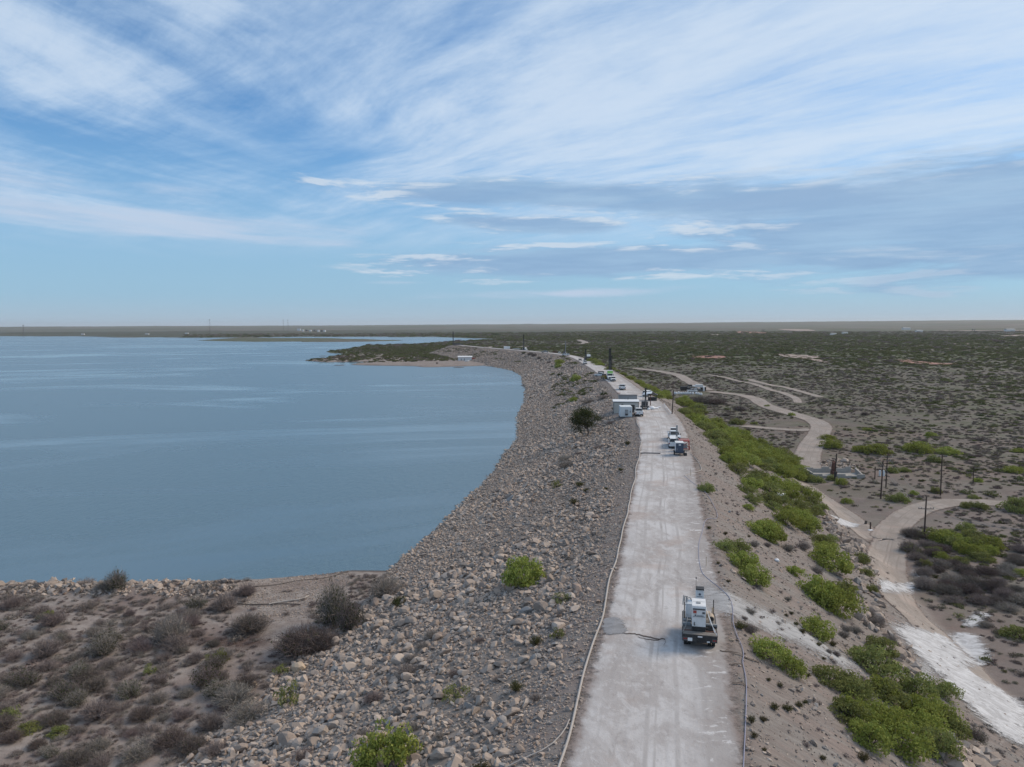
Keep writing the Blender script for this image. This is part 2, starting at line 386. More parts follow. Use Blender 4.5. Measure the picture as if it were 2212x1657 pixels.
slo = smoothstep(DD, -2, 1)*(St < 0)*smoothstep(DAM-NAT, -.6, .5)
slo = np.maximum(slo, (np.abs(St) < 14)*1.0)*(1-rip)
ben = smoothstep(LKt, -2, 1)*(St > 0)*smoothstep(np.hypot(X.ravel(), Y.ravel()), 1000, 820)
fattr(me, 'rip', rip); fattr(me, 'slope', slo); fattr(me, 'bench', ben); rr_ = np.hypot(X.ravel(), Y.ravel()); fattr(me, 'shoreveg', smoothstep(LKt, 15, 60)*smoothstep(LKt, 2200, 1300)*smoothstep(rr_, 1400, 1900))
fattr(me, 'lakeside', ((St > 0) | ((np.abs(LKt) < 60) & (Y.ravel() > 700)))*1.0)
fattr(me, 'st', np.stack([Tt, St, 0*St], 1), 'FLOAT_VECTOR')
me.polygons.foreach_set('use_smooth', np.ones(len(me.polygons), bool))
ground = link('ground', me, mats=[M_ground]); tag(ground, 'scrubby reddish ground with the curved earth dam rising from it', 'ground', kind='structure')
# ------------------------------------------------------------------ lake
def _water(t, b):
    pos = t.new('ShaderNodeNewGeometry').outputs['Position']
    b.inputs['Base Color'].default_value = (.090, .152, .196, 1); b.inputs['IOR'].default_value = 1.33
    slick = t.noise(t.mapping(t.mapping(pos, rot=(0, 0, R(-12))), scale=(.45, 1.25, 1)), .0075, 6, .62, 1.4)
    sl2 = t.ss(slick, .50, .64)
    t.put(b.inputs['Roughness'], t.m('SUBTRACT', .28, t.m('MULTIPLY', sl2, .13)))
    h = t.m('ADD', t.m('MULTIPLY', t.noise(t.mapping(pos, rot=(0, 0, .5), scale=(1, .45, 1)), .9, 5, .6), .6), t.m('MULTIPLY', t.noise(pos, 4.0, 3, .6), .2))
    nd = t.new('ShaderNodeBump'); nd.inputs['Distance'].default_value = .5
    t.put(nd.inputs['Strength'], t.m('SUBTRACT', .60, t.m('MULTIPLY', sl2, .44))); t.put(nd.inputs['Height'], h); t.l.new(nd.outputs[0], b.inputs['Normal'])
    b.inputs['Specular IOR Level'].default_value = .5
M_water = mat('water', _water)
bmv = [tuple(p) for p in LAKE]
import bmesh
bm = bmesh.new()
# enlarge the outline slightly under the shore so that the shore itself cuts it
cx = np.array(bmv); nxt = np.roll(cx, -1, 0)-np.roll(cx, 1, 0); nrm = np.stack([nxt[:, 1], -nxt[:, 0]], 1); nrm /= np.linalg.norm(nrm, axis=1)[:, None]
area = np.sum(cx[:, 0]*np.roll(cx[:, 1], -1)-np.roll(cx[:, 0], -1)*cx[:, 1])
keepw = (poly_sd(X.ravel(), Y.ravel(), LAKE) < 14.0+.02*np.hypot(X.ravel(), Y.ravel())).reshape(X.shape)
xw = X[::4, ::4]; yw = Y[::4, ::4]; dw = poly_sd(xw.ravel(), yw.ravel(), LAKE).reshape(xw.shape)
cellok = ((dw < 6+.01*np.hypot(xw, yw)))
kk = (cellok[:-1, :-1] & cellok[1:, :-1] & cellok[:-1, 1:] & cellok[1:, 1:])
kk |= (cellok[:-1, :-1] | cellok[1:, :-1] | cellok[:-1, 1:] | cellok[1:, 1:]) & (np.hypot(xw, yw)[:-1, :-1] < 2500)
wme = grid_mesh('lake_water', xw, yw, np.full(xw.shape, WL), kk.ravel())
lake = link('lake_water', wme, mats=[M_water]); tag(lake, 'calm blue reservoir water with pale wind streaks', 'water', kind='structure')
# ------------------------------------------------------------------ picture-point shorthands (photo crops I measured in)
def Q(ox, oy, sc): return lambda x, y: ((ox+x/sc)/1.8518, (oy+y/sc)/1.8518)
QA = Q(0, 2200, 1.58); QB = Q(900, 2200, 1.58); QC = Q(1800, 2300, 1.58); QD = Q(2800, 2100, 1.707); QE = Q(2600, 1500, 1.4786)
QF = Q(3000, 1750, 2.018); QH = Q(1800, 1320, 2.765); QI = Q(2600, 1250, 2.765); QJ = Q(3500, 1900, 2.367); QK = Q(2600, 2300, 3.682); QL = Q(1950, 1340, 5.53)
def hits(q, pts): return ground_hits([q(*p) for p in pts])[:, :2]
# ------------------------------------------------------------------ roads
def _road(base, light, dark, track=True, bleach=False):
    def f(t, b):
        pos = t.new('ShaderNodeNewGeometry').outputs['Position']; u, v, _ = t.sep(t.attr('st', 'Vector'))
        lv = t.xyz(t.m('MULTIPLY', u, .05), t.m('MULTIPLY', v, 1.0), 0)
        n = t.noise(lv, .9, 6, .62, .2); n2 = t.noise(t.mapping(pos, scale=(1, .6, 1)), .22, 6, .62, .8); n3 = t.noise(pos, 3.0, 6, .7); n4 = t.noise(t.mapping(pos, scale=(1, .45, 1)), .55, 7, .66, .6)
        c = t.mix(t.ss(n2, .40, .62), base, light)
        c = t.mix(t.ss(n, .46, .72, 0, .38), c, dark)
        c = t.mix(t.ss(n4, .55, .64, 0, .65), c, light)
        c = t.mix(t.ss(n4, .42, .30, 0, .6), c, dark)
        c = t.mix(t.ss(n3, .56, .75, 0, .4), c, dark)
        n5 = t.noise(t.mapping(pos, scale=(1, .55, 1)), 1.7, 8, .78, .3)
        c = t.mix(t.ss(n5, .52, .60, 0, .55), c, light); c = t.mix(t.ss(n5, .44, .36, 0, .45), c, dark)
        c = t.mix(t.m('MULTIPLY', t.ss(t.noise(pos, .16, 4, .6), .52, .64), .45), c, (.36, .29, .255))
        if track:
            wd = t.m('MULTIPLY', t.m('SUBTRACT', t.noise(t.xyz(t.m('MULTIPLY', u, .022), 0, 0), 1, 3, .5), .5), 3.2)
            for v0, ww, st_ in ((-2.9, .28, .35), (-1.2, .22, .5), (.55, .20, .6), (2.35, .26, .4), (.05, .10, .5), (3.3, .14, .3)):
                dd_ = t.m('ABSOLUTE', t.m('SUBTRACT', t.m('ADD', v, t.m('MULTIPLY', wd, 1.0-.12*v0)), v0))
                c = t.mix(t.m('MULTIPLY', t.ss(dd_, ww, ww*.3), t.m('MULTIPLY', t.ss(n2, .40, .62), st_)), c, dark)
            if bleach:
                rz = t.m('MULTIPLY', t.ss(v, -1.2, -3.6), .62); c = t.mix(rz, c, (.255, .232, .222)); c = t.mix(t.m('MULTIPLY', t.ss(v, -1.0, -3.0), t.ss(t.noise(t.mapping(pos, scale=(.7, 1.2, 1)), 1.1, 7, .7, .5), .56, .62)), c, light)
        e = t.attr('edge')                       # 0 on the shoulder, 1 inside
        c = t.mix(t.ss(t.m('ADD', e, t.m('MULTIPLY', t.m('SUBTRACT', n4, .5), 1.2)), .75, .35, 0, .8), c, (.215, .170, .150))
        t.put(b.inputs['Base Color'], c); b.inputs['Roughness'].default_value = .9; b.inputs['Specular IOR Level'].default_value = .2
        t.put(b.inputs['Alpha'], t.ss(t.m('ADD', e, t.m('MULTIPLY', t.m('SUBTRACT', t.noise(pos, .9, 7, .75), .5), 1.7)), .10, .62))
        bump(t, b, t.m('ADD', n3, t.m('MULTIPLY', n, .7)), .35, .12)
    return f
M_crest = mat('pale_caliche', _road((.36, .338, .33), (.50, .49, .49), (.25, .23, .22), True, True))
M_dirt = mat('dirt_road', _road((.245, .213, .190), (.305, .272, .248), (.19, .162, .143)))
ROADS = []
def strip(name, pts, width, m_, off, label, step=1.5, n=9, wfun=None, rec=True):
    P = chaikin(pts, 3); L = np.concatenate([[0], np.cumsum(np.linalg.norm(np.diff(P, axis=0), axis=1))])
    k = int(min(1400, max(8, L[-1]/step))); s = np.linspace(0, L[-1], k)
    C_ = np.stack([np.interp(s, L, P[:, 0]), np.interp(s, L, P[:, 1])], 1)
    T_ = np.gradient(C_, axis=0); T_ /= np.linalg.norm(T_, axis=1)[:, None]+1e-9; N_ = np.stack([-T_[:, 1], T_[:, 0]], 1)
    u = np.linspace(-1, 1, n); wv = np.full(k, width/2) if wfun is None else wfun(s, C_)
    XY = C_[:, None, :] + N_[:, None, :]*(u[None, :, None]*wv[:, None, None])
    x = XY[..., 0].ravel(); y = XY[..., 1].ravel(); r = np.hypot(x, y)
    z = height(x, y)+off+.00035*r
    if off > 0: # never dip under the coarser ground mesh
        z = np.maximum(z, tri_z(x, y)+off+.0002*r)
    me = grid_mesh(name, x.reshape(k, n), y.reshape(k, n), z.reshape(k, n))
    fattr(me, 'st', np.stack([np.repeat(s, n), np.tile(u, k)*np.repeat(wv, n), 0*x], 1), 'FLOAT_VECTOR')
    ed = np.minimum(1, (1-np.abs(np.tile(u, k)))*3.2)*np.repeat(np.minimum(1, np.minimum(s, L[-1]-s)/4), n); fattr(me, 'edge', ed)
    me.polygons.foreach_set('use_smooth', np.ones(len(me.polygons), bool))
    o = link(name, me, mats=[m_]); tag(o, label, 'road', kind='structure')
    if rec: ROADS.append((C_, width/2))
    return o
def _cw(s, C_):
    y = C_[:, 1]; return 5.25 + .9*np.exp(-((y-190)/50)**2) - 1.2*smoothstep(y, 430, 520)
strip('crest_road', CL, 10, M_crest, .05, 'pale caliche road along the crest of the dam', step=1.0, n=13, wfun=_cw)
def droad(q, pts, w, label, off=.06, pre=()): return strip('dirt_road', list(pre)+[tuple(p) for p in hits(q, pts)], w, M_dirt, off, label)
droad(QE, [(1390, 990), (1440, 900), (1520, 830), (1620, 780), (1760, 757), (1900, 752), (2060, 762), (2200, 772)], 6.4, 'grey dirt road bending right past the pole with the low crossarm', pre=hits(QD, [(2420, 1640), (2150, 1390), (1960, 1160), (1760, 900), (1540, 690), (1390, 560), (1310, 440), (1280, 330), (1270, 200), (1320, 80)]))
droad(QE, [(1370, 1000), (1300, 960), (1230, 900), (1130, 815), (1030, 740), (940, 670), (870, 620), (800, 590)], 6.2, 'grey dirt track along the foot of the dam from the junction', .045)
droad(QE, [(955, 590), (920, 520), (940, 440), (990, 370), (1022, 312), (990, 278), (920, 255), (820, 225), (700, 190), (655, 165), (620, 138), (480, 112), (340, 97)], 8.5, 'winding dirt road from the concrete weir to the well pad', .06)
droad(QI, [(640, 870), (540, 815), (440, 765), (350, 710), (250, 680), (120, 655), (0, 640), (-120, 625), (-190, 615)], 9, 'dirt road running from the well pad towards the dam', .05)
droad(QE, [(975, 320), (900, 330), (760, 322), (640, 312), (520, 300)], 6, 'short dirt spur off the winding road', .05)
droad(QI, [(620, 690), (800, 715), (900, 740), (1150, 790), (1300, 850), (1500, 900), (1620, 950), (1640, 1010)], 4.5, 'faint two wheel track across the scrub', .05)
droad(QI, [(1100, 740), (1250, 790), (1500, 830), (1750, 900), (1900, 945)], 5, 'faint pale track across the scrub farther right', .05)
droad(QH, [(1180, 160), (1300, 160), (1400, 160), (1490, 152), (1500, 140), (1460, 125), (1410, 112)], 14, 'distant pale track looping behind the dam', .3)
droad(QL, [(-20, 285), (0, 270), (300, 245), (560, 280), (760, 268), (900, 250)], 6, 'pale track beside the far end of the dam', .3)
# ------------------------------------------------------------------ spills and patches: thin crusts draped on the ground
def _spill(c1, c2, r=.85, soft=.4, amax=1.0):
    def f(t, b):
        pos = t.new('ShaderNodeNewGeometry').outputs['Position']
        n = t.noise(t.mapping(pos, rot=(0, 0, .4), scale=(.6, 1.3, 1)), .8, 8, .76, 1.2); n2 = t.noise(pos, 2.2, 5, .7)
        c = t.mix(t.ss(n, .38, .62), c1, c2); c = t.mix(t.ss(n2, .55, .75, 0, .35), c, tuple(q*.62 for q in c1))
        t.put(b.inputs['Base Color'], c); b.inputs['Roughness'].default_value = r
        e = t.m('ADD', t.m('MULTIPLY', t.attr('edge'), 1.0), t.m('MULTIPLY', t.m('SUBTRACT', n, .5), 1.7))
        n3 = t.noise(pos, 7, 5, .75)
        e = t.m('ADD', e, t.m('MULTIPLY', t.m('SUBTRACT', n3, .5), soft))
        t.put(b.inputs['Alpha'], t.ss(e, .15, .15+soft*.6, 0, amax)); bump(t, b, n, .3, .15)
    return f
M_white = mat('dried_cement', _spill((.33, .33, .34), (.52, .53, .55), soft=.9)); M_grey = mat('grout_film', _spill((.33, .335, .345), (.44, .445, .455), soft=1.4, amax=.8)); M_wet = mat('wet_grout', _spill((.20, .195, .195), (.26, .255, .26), .5, .3))
M_red = mat('damp_soil', _spill((.10, .066, .055), (.125, .085, .072), soft=1.6, amax=.8))
def patch(name, q, pts, m_, off, label, cell=.5, soft=1.2, kind='structure'):
    P = chaikin(hits(q, pts), 2, True); lo = P.min(0)-1.5; hi = P.max(0)+1.5
    x = np.arange(lo[0], hi[0], cell); y = np.arange(lo[1], hi[1], cell); XX, YY = np.meshgrid(x, y)
    sdv = poly_sd(XX.ravel(), YY.ravel(), P).reshape(XX.shape); ok = sdv < soft; kk = (ok[:-1, :-1] | ok[1:, :-1] | ok[:-1, 1:] | ok[1:, 1:])
    z = np.maximum(height(XX.ravel(), YY.ravel()), tri_z(XX.ravel(), YY.ravel()))+off+.0004*np.hypot(XX, YY).ravel()
    me = grid_mesh(name, XX, YY, z.reshape(XX.shape), kk.ravel()); fattr(me, 'edge', np.clip(.5-sdv.ravel()/soft*.5, 0, 1))
    bmx = bmesh.new(); bmx.from_mesh(me); bmesh.ops.delete(bmx, geom=[v for v in bmx.verts if not v.link_faces], context='VERTS'); bmx.to_mesh(me); bmx.free()
    o = link(name, me, mats=[m_]); tag(o, label, 'dried cement', kind=kind); return o
patch('cement_spill', QD, [(1330, 700), (1450, 700), (1560, 745), (1690, 775), (1800, 900), (1900, 930), (1780, 960), (1900, 1050), (2050, 1130), (2180, 1220), (2300, 1400), (2250, 1520), (2120, 1480), (1980, 1370), (1800, 1200), (1620, 1000), (1480, 880)], M_white, .11, 'wide white crust of dried cement over the dirt road', soft=1.5)
patch('cement_spill', QD, [(1710, 780), (1760, 740), (1880, 770), (1930, 830), (1965, 910), (1900, 945), (1830, 890)], M_white, .10, 'small white crust of dried cement right of the dirt road')
patch('cement_spill', QD, [(1225, 400), (1330, 405), (1440, 395), (1455, 445), (1330, 450), (1230, 465)], M_white, .12, 'white cement band crossing the dirt road')
patch('cement_spill', QD, [(-40, 440), (60, 400), (170, 450), (300, 530), (600, 650), (900, 850), (1100, 980), (1060, 1020), (850, 910), (600, 790), (350, 690), (150, 610), (0, 540)], M_grey, .05, 'pale grey grout stain running down the slope right of the flatbed truck', soft=1.6)
patch('cement_spill', QE, [(1070, 830), (1150, 860), (1240, 885), (1210, 900), (1130, 897), (1090, 865)], M_white, .11, 'white cement patch at the foot of the dam by the rubble', soft=1.0)
patch('cement_spill', QJ, [(860, 1430), (900, 1370), (950, 1320), (1060, 1315), (1080, 1340), (980, 1370), (930, 1440)], M_white, .09, 'white cement tongue among the grey brush', soft=1.0)
patch('cement_spill', QJ, [(350, 900), (450, 900), (540, 1010), (520, 1070), (400, 1030)], M_grey, .09, 'grey cement patch at the edge of the brush', soft=1.0)
patch('cement_spill', QD, [(1480, 920), (1560, 940), (1640, 1040), (1560, 1110), (1400, 1080), (1350, 1040), (1500, 1010)], M_grey, .07, 'pale cement patch beside the boulders at the slope foot', soft=1.3)
def crack(q, pts, w_, label):
    P = hits(q, pts); P = chaikin(P, 1); L = np.concatenate([[0], np.cumsum(np.linalg.norm(np.diff(P, axis=0), axis=1))]); n = int(L[-1]/.12); s_ = np.linspace(0, L[-1], n); x = np.interp(s_, L, P[:, 0])+.22*(vnoise(s_*1.3, s_*0+3)-.5)+.09*(vnoise(s_*5, s_*0)-.5); y = np.interp(s_, L, P[:, 1])+.35*(vnoise(s_*1.1, s_*0+7)-.5)+.14*(vnoise(s_*5, s_*0+5)-.5); h_ = w_*(.4+1.2*vnoise(s_*2.1, s_*0+1))
    xx = np.stack([x, x+h_*.15], 1); yy = np.stack([y-h_*.5, y+h_*.5], 1); z = np.maximum(height(xx.ravel(), yy.ravel()), tri_z(xx.ravel(), yy.ravel()))+.092; o = link('road_crack', grid_mesh('road_crack', xx, yy, z.reshape(xx.shape)), mats=[M_crk]); tag(o, label, 'crack', kind='structure')
M_crk = mat('crack_soil', col=(.085, .068, .058), rough=.95)
crack(QC, [(960, 375), (1100, 370), (1200, 385), (1320, 408), (1345, 400), (1365, 425), (1360, 455)], .16, 'dark meandering crack across the crest road left of the trailer')
crack(QC, [(1320, 408), (1290, 425), (1200, 400), (1180, 392)], .08, 'thin side crack beside the long crack on the crest road'); crack(QC, [(1030, 290), (1075, 310), (1045, 345), (1100, 355)], .12, 'short crack round the grout puddle')
crack(QC, [(1700, 478), (1750, 495), (1800, 497), (1860, 520), (1960, 560)], .14, 'crack running from the trailer over the right shoulder'); crack(QC, [(1760, 565), (1820, 570), (1860, 585)], .09, 'short crack on the right shoulder'); crack(QC, [(1780, 680), (1830, 690), (1880, 715)], .09, 'lower short crack on the right shoulder')
patch('wet_grout', QC, [(980, 285), (1050, 283), (1085, 320), (1100, 355), (1060, 375), (985, 378)], M_wet, .075, 'damp grey grout puddle on the road beside the left pipe', cell=.12, soft=.5)
patch('soil_patch', QA, [(1150, 560), (1350, 545), (1700, 540), (1690, 600), (1500, 640), (1280, 610)], M_red, .04, 'dark red damp soil between the grey shrubs', soft=1.6)
# ------------------------------------------------------------------ rocks
def _rock(c1, c2, c3):
    def f(t, b):
        g = t.new('ShaderNodeNewGeometry'); rnd = g.outputs['Random Per Island']; oi = t.new('ShaderNodeObjectInfo').outputs['Random']
        rr = t.m('FRACT', t.m('ADD', rnd, t.m('MULTIPLY', oi, 7.3)))
        c = t.mix(t.ss(rr, 0, .55, smooth=False), c1, c2); c = t.mix(t.ss(rr, .6, 1, smooth=False), c, c3)
        r2 = t.m('FRACT', t.m('MULTIPLY', rr, 37.0)); c = t.mix(t.ss(r2, .90, .94, 0, .6), c, (.25, .18, .145))
        c = t.mix(t.ss(r2, .08, .03), c, (.27, .26, .255))
        n = t.noise(g.outputs['Position'], 3.2, 6, .7); c = t.mix(t.ss(n, .5, .72, 0, .45), c, (.12, .10, .092)); big = t.noise(g.outputs['Position'], .07, 4, .6); c = t.mix(t.ss(big, .50, .68, 0, .45), c, (.20, .180, .165)); c = t.mix(t.ss(big, .45, .30, 0, .35), c, (.42, .36, .31))
        t.put(b.inputs['Base Color'], c); b.inputs['Roughness'].default_value = .92; b.inputs['Specular IOR Level'].default_value = .2; bump(t, b, n, .4, .05)
    return f
M_rock = mat('limestone', _rock((.255, .207, .176), (.365, .304, .260), (.44, .375, .325)))
rs = np.random.RandomState(11)
def ico(sub):
    bmx = bmesh.new(); bmesh.ops.create_icosphere(bmx, subdivisions=sub, radius=1); v = np.array([q.co[:] for q in bmx.verts]); f = np.array([[q.index for q in p.verts] for p in bmx.faces]); bmx.free(); return v, f
IC1, IC2 = ico(1), ico(2)
def rock_proto(rg, base):
    v = base[0].copy()
    for k in range(rg.randint(5, 8)):
        n = rg.normal(size=3); n /= np.linalg.norm(n); d = rg.uniform(.28, .66); p = v@n; v = v-np.maximum(p-d, 0)[:, None]*n
    return v*np.array([rg.uniform(1.05, 1.4), rg.uniform(.8, 1.1), rg.uniform(.6, .95)])
RP2 = [rock_proto(rs, IC2) for _ in range(14)]; RP1 = [rock_proto(rs, IC1) for _ in range(24)]
def rocks_mesh(name, pos, size, protos, faces):
    N = len(pos); nv = len(protos[0]); k = rs.randint(0, len(protos), N); V = np.array(protos)[k]
    a = rs.uniform(0, 6.28, N); ca, sa = np.cos(a), np.sin(a); tx = rs.normal(0, .3, N); ty = rs.normal(0, .3, N)
    V = V*size[:, None, None]
    x = V[..., 0]*ca[:, None]-V[..., 1]*sa[:, None]; y = V[..., 0]*sa[:, None]+V[..., 1]*ca[:, None]; z = V[..., 2]+x*tx[:, None]+y*ty[:, None]
    co = np.stack([x, y, z], -1)+pos[:, None, :]
    f = faces[None]+(np.arange(N)*nv)[:, None, None]; me = bpy.data.meshes.new(name); raw_mesh(me, co.reshape(-1, 3), f.reshape(-1, 3)); return me
def on_dam(t, s):
    i = np.clip(np.searchsorted(CLS, t)-1, 0, len(CLS)-2); f = (t-CLS[i])/(CLS[i+1]-CLS[i]); p = CL[i]*(1-f)[:, None]+CL[i+1]*f[:, None]
    j = np.clip(i+1, 0, len(CL)-2); T_ = CL[i+1]-CL[i]; T_ = T_/np.linalg.norm(T_, axis=1)[:, None]; n = np.stack([-T_[:, 1], T_[:, 0]], 1); return p+n*s[:, None]
def dam_rocks(t0, t1, dens, smean, ssig, smax):
    n = int((t1-t0)*42*dens); t = rs.uniform(t0, t1, n); s = rs.uniform(5.5, 47.5, n); p = on_dam(t, s)
    z, S_, T_, lk, il, du, dd, dam, nat = height(p[:, 0], p[:, 1], True)
    sz = np.clip(np.exp(rs.normal(math.log(smean), ssig, n)), .1, smax)
    pr = smoothstep(du, -.6, 4.2 + 3*fbm(p[:, 0]*.08, p[:, 1]*.08)); ok = (rs.rand(n) < .12+.88*pr) & (z > WL-.45) & (dam > nat-.15-.5*fbm(p[:, 0]*.2, p[:, 1]*.2)) & (S_ > 0) & (du > -.3)
    sz = sz*(.35+.65*pr)*(1+.5*fbm(p[:, 0]*.06+4, p[:, 1]*.06)*2)
    return np.stack([p[:, 0], p[:, 1], z], 1)[ok], sz[ok]
tA = float(np.interp(30, CL[:12, 1], CLS[:12])); tB = tA+95; tC = tA+300; tD = CLS[-1]-4
pa, sa_ = dam_rocks(tA, tB, 11.5, .145, .55, .68)
pb, sb_ = dam_rocks(tB, tC, 6.0, .225, .45, .8)
pc, sc_ = dam_rocks(tC, tD, 2.0, .42, .35, 1.1)
def off(p, s_, k=.25): q = p.copy(); q[:, 2] += s_*k; return q
# the three hundred boulders that show largest are things of their own
dep = (pa-np.array(CAM)) @ np.array(FWD); u = (pa-np.array(CAM)) @ np.array(RIGHT)/dep*FPX+W0/2; v_ = H0/2-(pa-np.array(CAM)) @ np.array(UP)/dep*FPX
vis = (u > 10) & (u < W0-10) & (v_ > 20) & (v_ < H0-10); sc2 = np.where(vis, sa_/dep, 0); order = np.argsort(-sc2); bigi = order[:300]; rest = np.ones(len(pa), bool); rest[bigi] = False
BOULD = []
for i, v in enumerate(RP2):
    mb = bpy.data.meshes.new('boulder'); raw_mesh(mb, v, IC2[1]); mb.materials.append(M_rock); BOULD.append(mb)
for i in bigi:
    o = bpy.data.objects.new('boulder', BOULD[rs.randint(len(BOULD))]); COL.objects.link(o); o.location = pa[i]+np.array([0, 0, sa_[i]*.22]); o.scale = (sa_[i],)*3
    o.rotation_euler = (rs.normal(0, .3), rs.normal(0, .3), rs.uniform(0, 6.28)); tag(o, 'large angular tan boulder in the riprap on the lake side of the dam', 'boulder', 'large boulders in the riprap')
def stuff_rocks(name, p, s_, pr, fc, label):
    o = link(name, rocks_mesh(name, off(p, s_), s_, pr, fc), mats=[M_rock]); tag(o, label, 'rocks', kind='stuff'); return o
stuff_rocks('riprap', pa[rest], sa_[rest], RP1, IC1[1], 'tan and grey broken riprap rocks covering the near lake side of the dam')
IC0 = ico(1)
LP = [rock_proto(rs, (lambda q: q)(ico(1))) for _ in range(16)]
OC = (np.array([[1, 0, 0], [-1, 0, 0], [0, 1, 0], [0, -1, 0], [0, 0, 1], [0, 0, -1], [.6, .6, .5], [-.6, .5, .6], [.5, -.6, .6], [-.6, -.6, .5]], float), None)
stuff_rocks('riprap', pb, sb_, RP1, IC1[1], 'grey riprap rocks on the middle stretch of the dam face')
stuff_rocks('riprap', pc, sc_, RP1, IC1[1], 'grey riprap rocks on the far curve of the dam face')
# rubble along the downstream toe, by the weir and on the near shore
def poly_rocks(q, pts, n, smean, ssig, smax, label, name='rubble'):
    P = hits(q, pts); lo, hi = P.min(0), P.max(0); x = rs.uniform(lo[0], hi[0], n*3); y = rs.uniform(lo[1], hi[1], n*3); ok = inside(x, y, P); x, y = x[ok][:n], y[ok][:n]
    z = height(x, y); s_ = np.clip(np.exp(rs.normal(math.log(smean), ssig, len(x))), .08, smax); return stuff_rocks(name, np.stack([x, y, z], 1), s_, RP1, IC1[1], label)
poly_rocks(QD, [(840, -20), (930, -20), (1100, 120), (1150, 230), (1230, 420), (1260, 640), (1420, 860), (1500, 1000), (1440, 1060), (1320, 880), (1180, 720), (1020, 650), (1100, 520), (1060, 380), (980, 150)], 900, .34, .5, 1.0, 'pale boulders strewn along the foot of the dam slope')
poly_rocks(QF, [(560, 540), (640, 620), (760, 740), (840, 850), (900, 960), (960, 1010), (860, 1010), (740, 900), (640, 800), (590, 680)], 420, .38, .45, 1.0, 'heap of broken pale rocks below the green shrubs')
poly_rocks(QD, [(1650, 1400), (1800, 1450), (2000, 1600), (2100, 1700), (1750, 1700), (1600, 1560)], 150, .36, .5, .9, 'scattered rocks under the brush at the bottom right')
poly_rocks(QF, [(540, 200), (690, 170), (760, 175), (900, 250), (880, 270), (600, 250)], 420, .28, .45, .8, 'pale rock fill behind the concrete weir')
poly_rocks(QF, [(330, 130), (370, 180), (480, 290), (450, 290), (360, 220), (290, 150)], 160, .35, .4, .9, 'line of pale rocks left of the winding road')
poly_rocks(QA, [(-60, 225), (120, 205), (240, 225), (420, 190), (520, 210), (880, 195), (1200, 205), (1480, 210), (1430, 300), (1000, 300), (500, 285), (240, 290), (0, 290), (-60, 290)], 2200, .17, .6, .7, 'reddish broken rocks heaped along the near shore')
poly_rocks(QF, [(1065, 730), (1078, 690), (1105, 645), (1150, 607), (1225, 582), (1228, 590), (1155, 618), (1115, 655), (1090, 695), (1075, 735)], 70, .17, .4, .35, 'line of pale stones edging the dirt road bend', 'kerb_stones')
poly_rocks(QA, [(1500, 215), (1900, 165), (2212, 120), (2212, 300), (2000, 420), (1700, 460), (1500, 330)], 2600, .07, .4, .2, 'small pebbles on the flat beach', 'pebbles')
# loose stones on the downstream face and shoulders
n = 30000; t_ = tA-5+235*rs.rand(n)**1.6; s_ = -np.abs(rs.uniform(4.8, 34, n)); p = on_dam(t_, s_); z = height(p[:, 0], p[:, 1])
stuff_rocks('loose_stones', np.stack([p[:, 0], p[:, 1], z], 1), np.clip(np.exp(rs.normal(math.log(.065), .5, n)), .035, .3), RP1, IC1[1], 'loose stones scattered over the dry side of the dam')
n = 11000; t_ = tA-5+140*rs.rand(n)**1.4; s_ = rs.uniform(4.7, 9.5, n); p = on_dam(t_, s_); z = height(p[:, 0], p[:, 1])
stuff_rocks('loose_stones', np.stack([p[:, 0], p[:, 1], z], 1), np.clip(np.exp(rs.normal(math.log(.065), .5, n)), .035, .3), RP1, IC1[1], 'gravel along the left shoulder of the crest road')
# ------------------------------------------------------------------ plants
def _leaf(c1, c2, trans=.3):
    def f(t, b):
        g = t.new('ShaderNodeNewGeometry'); rnd = g.outputs['Random Per Island']; oi = t.new('ShaderNodeObjectInfo').outputs['Random']
        c = t.mix(rnd, c1, c2); c = t.mix(t.m('MULTIPLY', oi, .8), c, (c1[0]*.85+.02, c1[1]*.80, c1[2]*.9))
        c = t.mix(t.ss(t.noise(g.outputs['Position'], .9, 4, .6), .5, .68, 0, .5), c, (c2[0]*1.05, c2[1]*.95, c2[2]))
        t.n.remove(b); out = t.n['Material Output']
        d = t.new('ShaderNodeBsdfDiffuse'); tr = t.new('ShaderNodeBsdfTranslucent'); mx = t.new('ShaderNodeMixShader'); mx.inputs[0].default_value = trans
        t.put(d.inputs[0], c); t.put(tr.inputs[0], c); t.l.new(d.outputs[0], mx.inputs[1]); t.l.new(tr.outputs[0], mx.inputs[2]); t.l.new(mx.outputs[0], out.inputs[0])
    return f
M_lime = mat('mesquite_leaf', _leaf((.185, .235, .050), (.37, .42, .12)))
M_green = mat('bush_leaf', _leaf((.155, .190, .062), (.30, .335, .125)))
M_olive = mat('creosote_leaf', _leaf((.062, .068, .026), (.125, .125, .050)))
M_dark = mat('dark_leaf', _leaf((.040, .060, .024), (.085, .118, .046)))
M_sage = mat('sage_leaf', _leaf((.14, .145, .11), (.24, .24, .185)))
M_greys = mat('grey_twig', _leaf((.175, .162, .145), (.36, .335, .30), .1))
M_straw = mat('dry_twig', _leaf((.19, .17, .155), (.31, .285, .26), .1))
M_dkgrey = mat('dark_twig', _leaf((.115, .104, .092), (.225, .205, .182), .1))
M_pl = mat('plain_brush', _leaf((.135, .118, .105), (.215, .190, .168), .15)); M_pl2 = mat('plain_grass', _leaf((.135, .142, .095), (.215, .215, .150), .25)); M_far = mat('far_mesquite', _leaf((.090, .112, .048), (.165, .190, .085)))
M_bark = mat('bark', col=(.10, .085, .075), rough=.95)
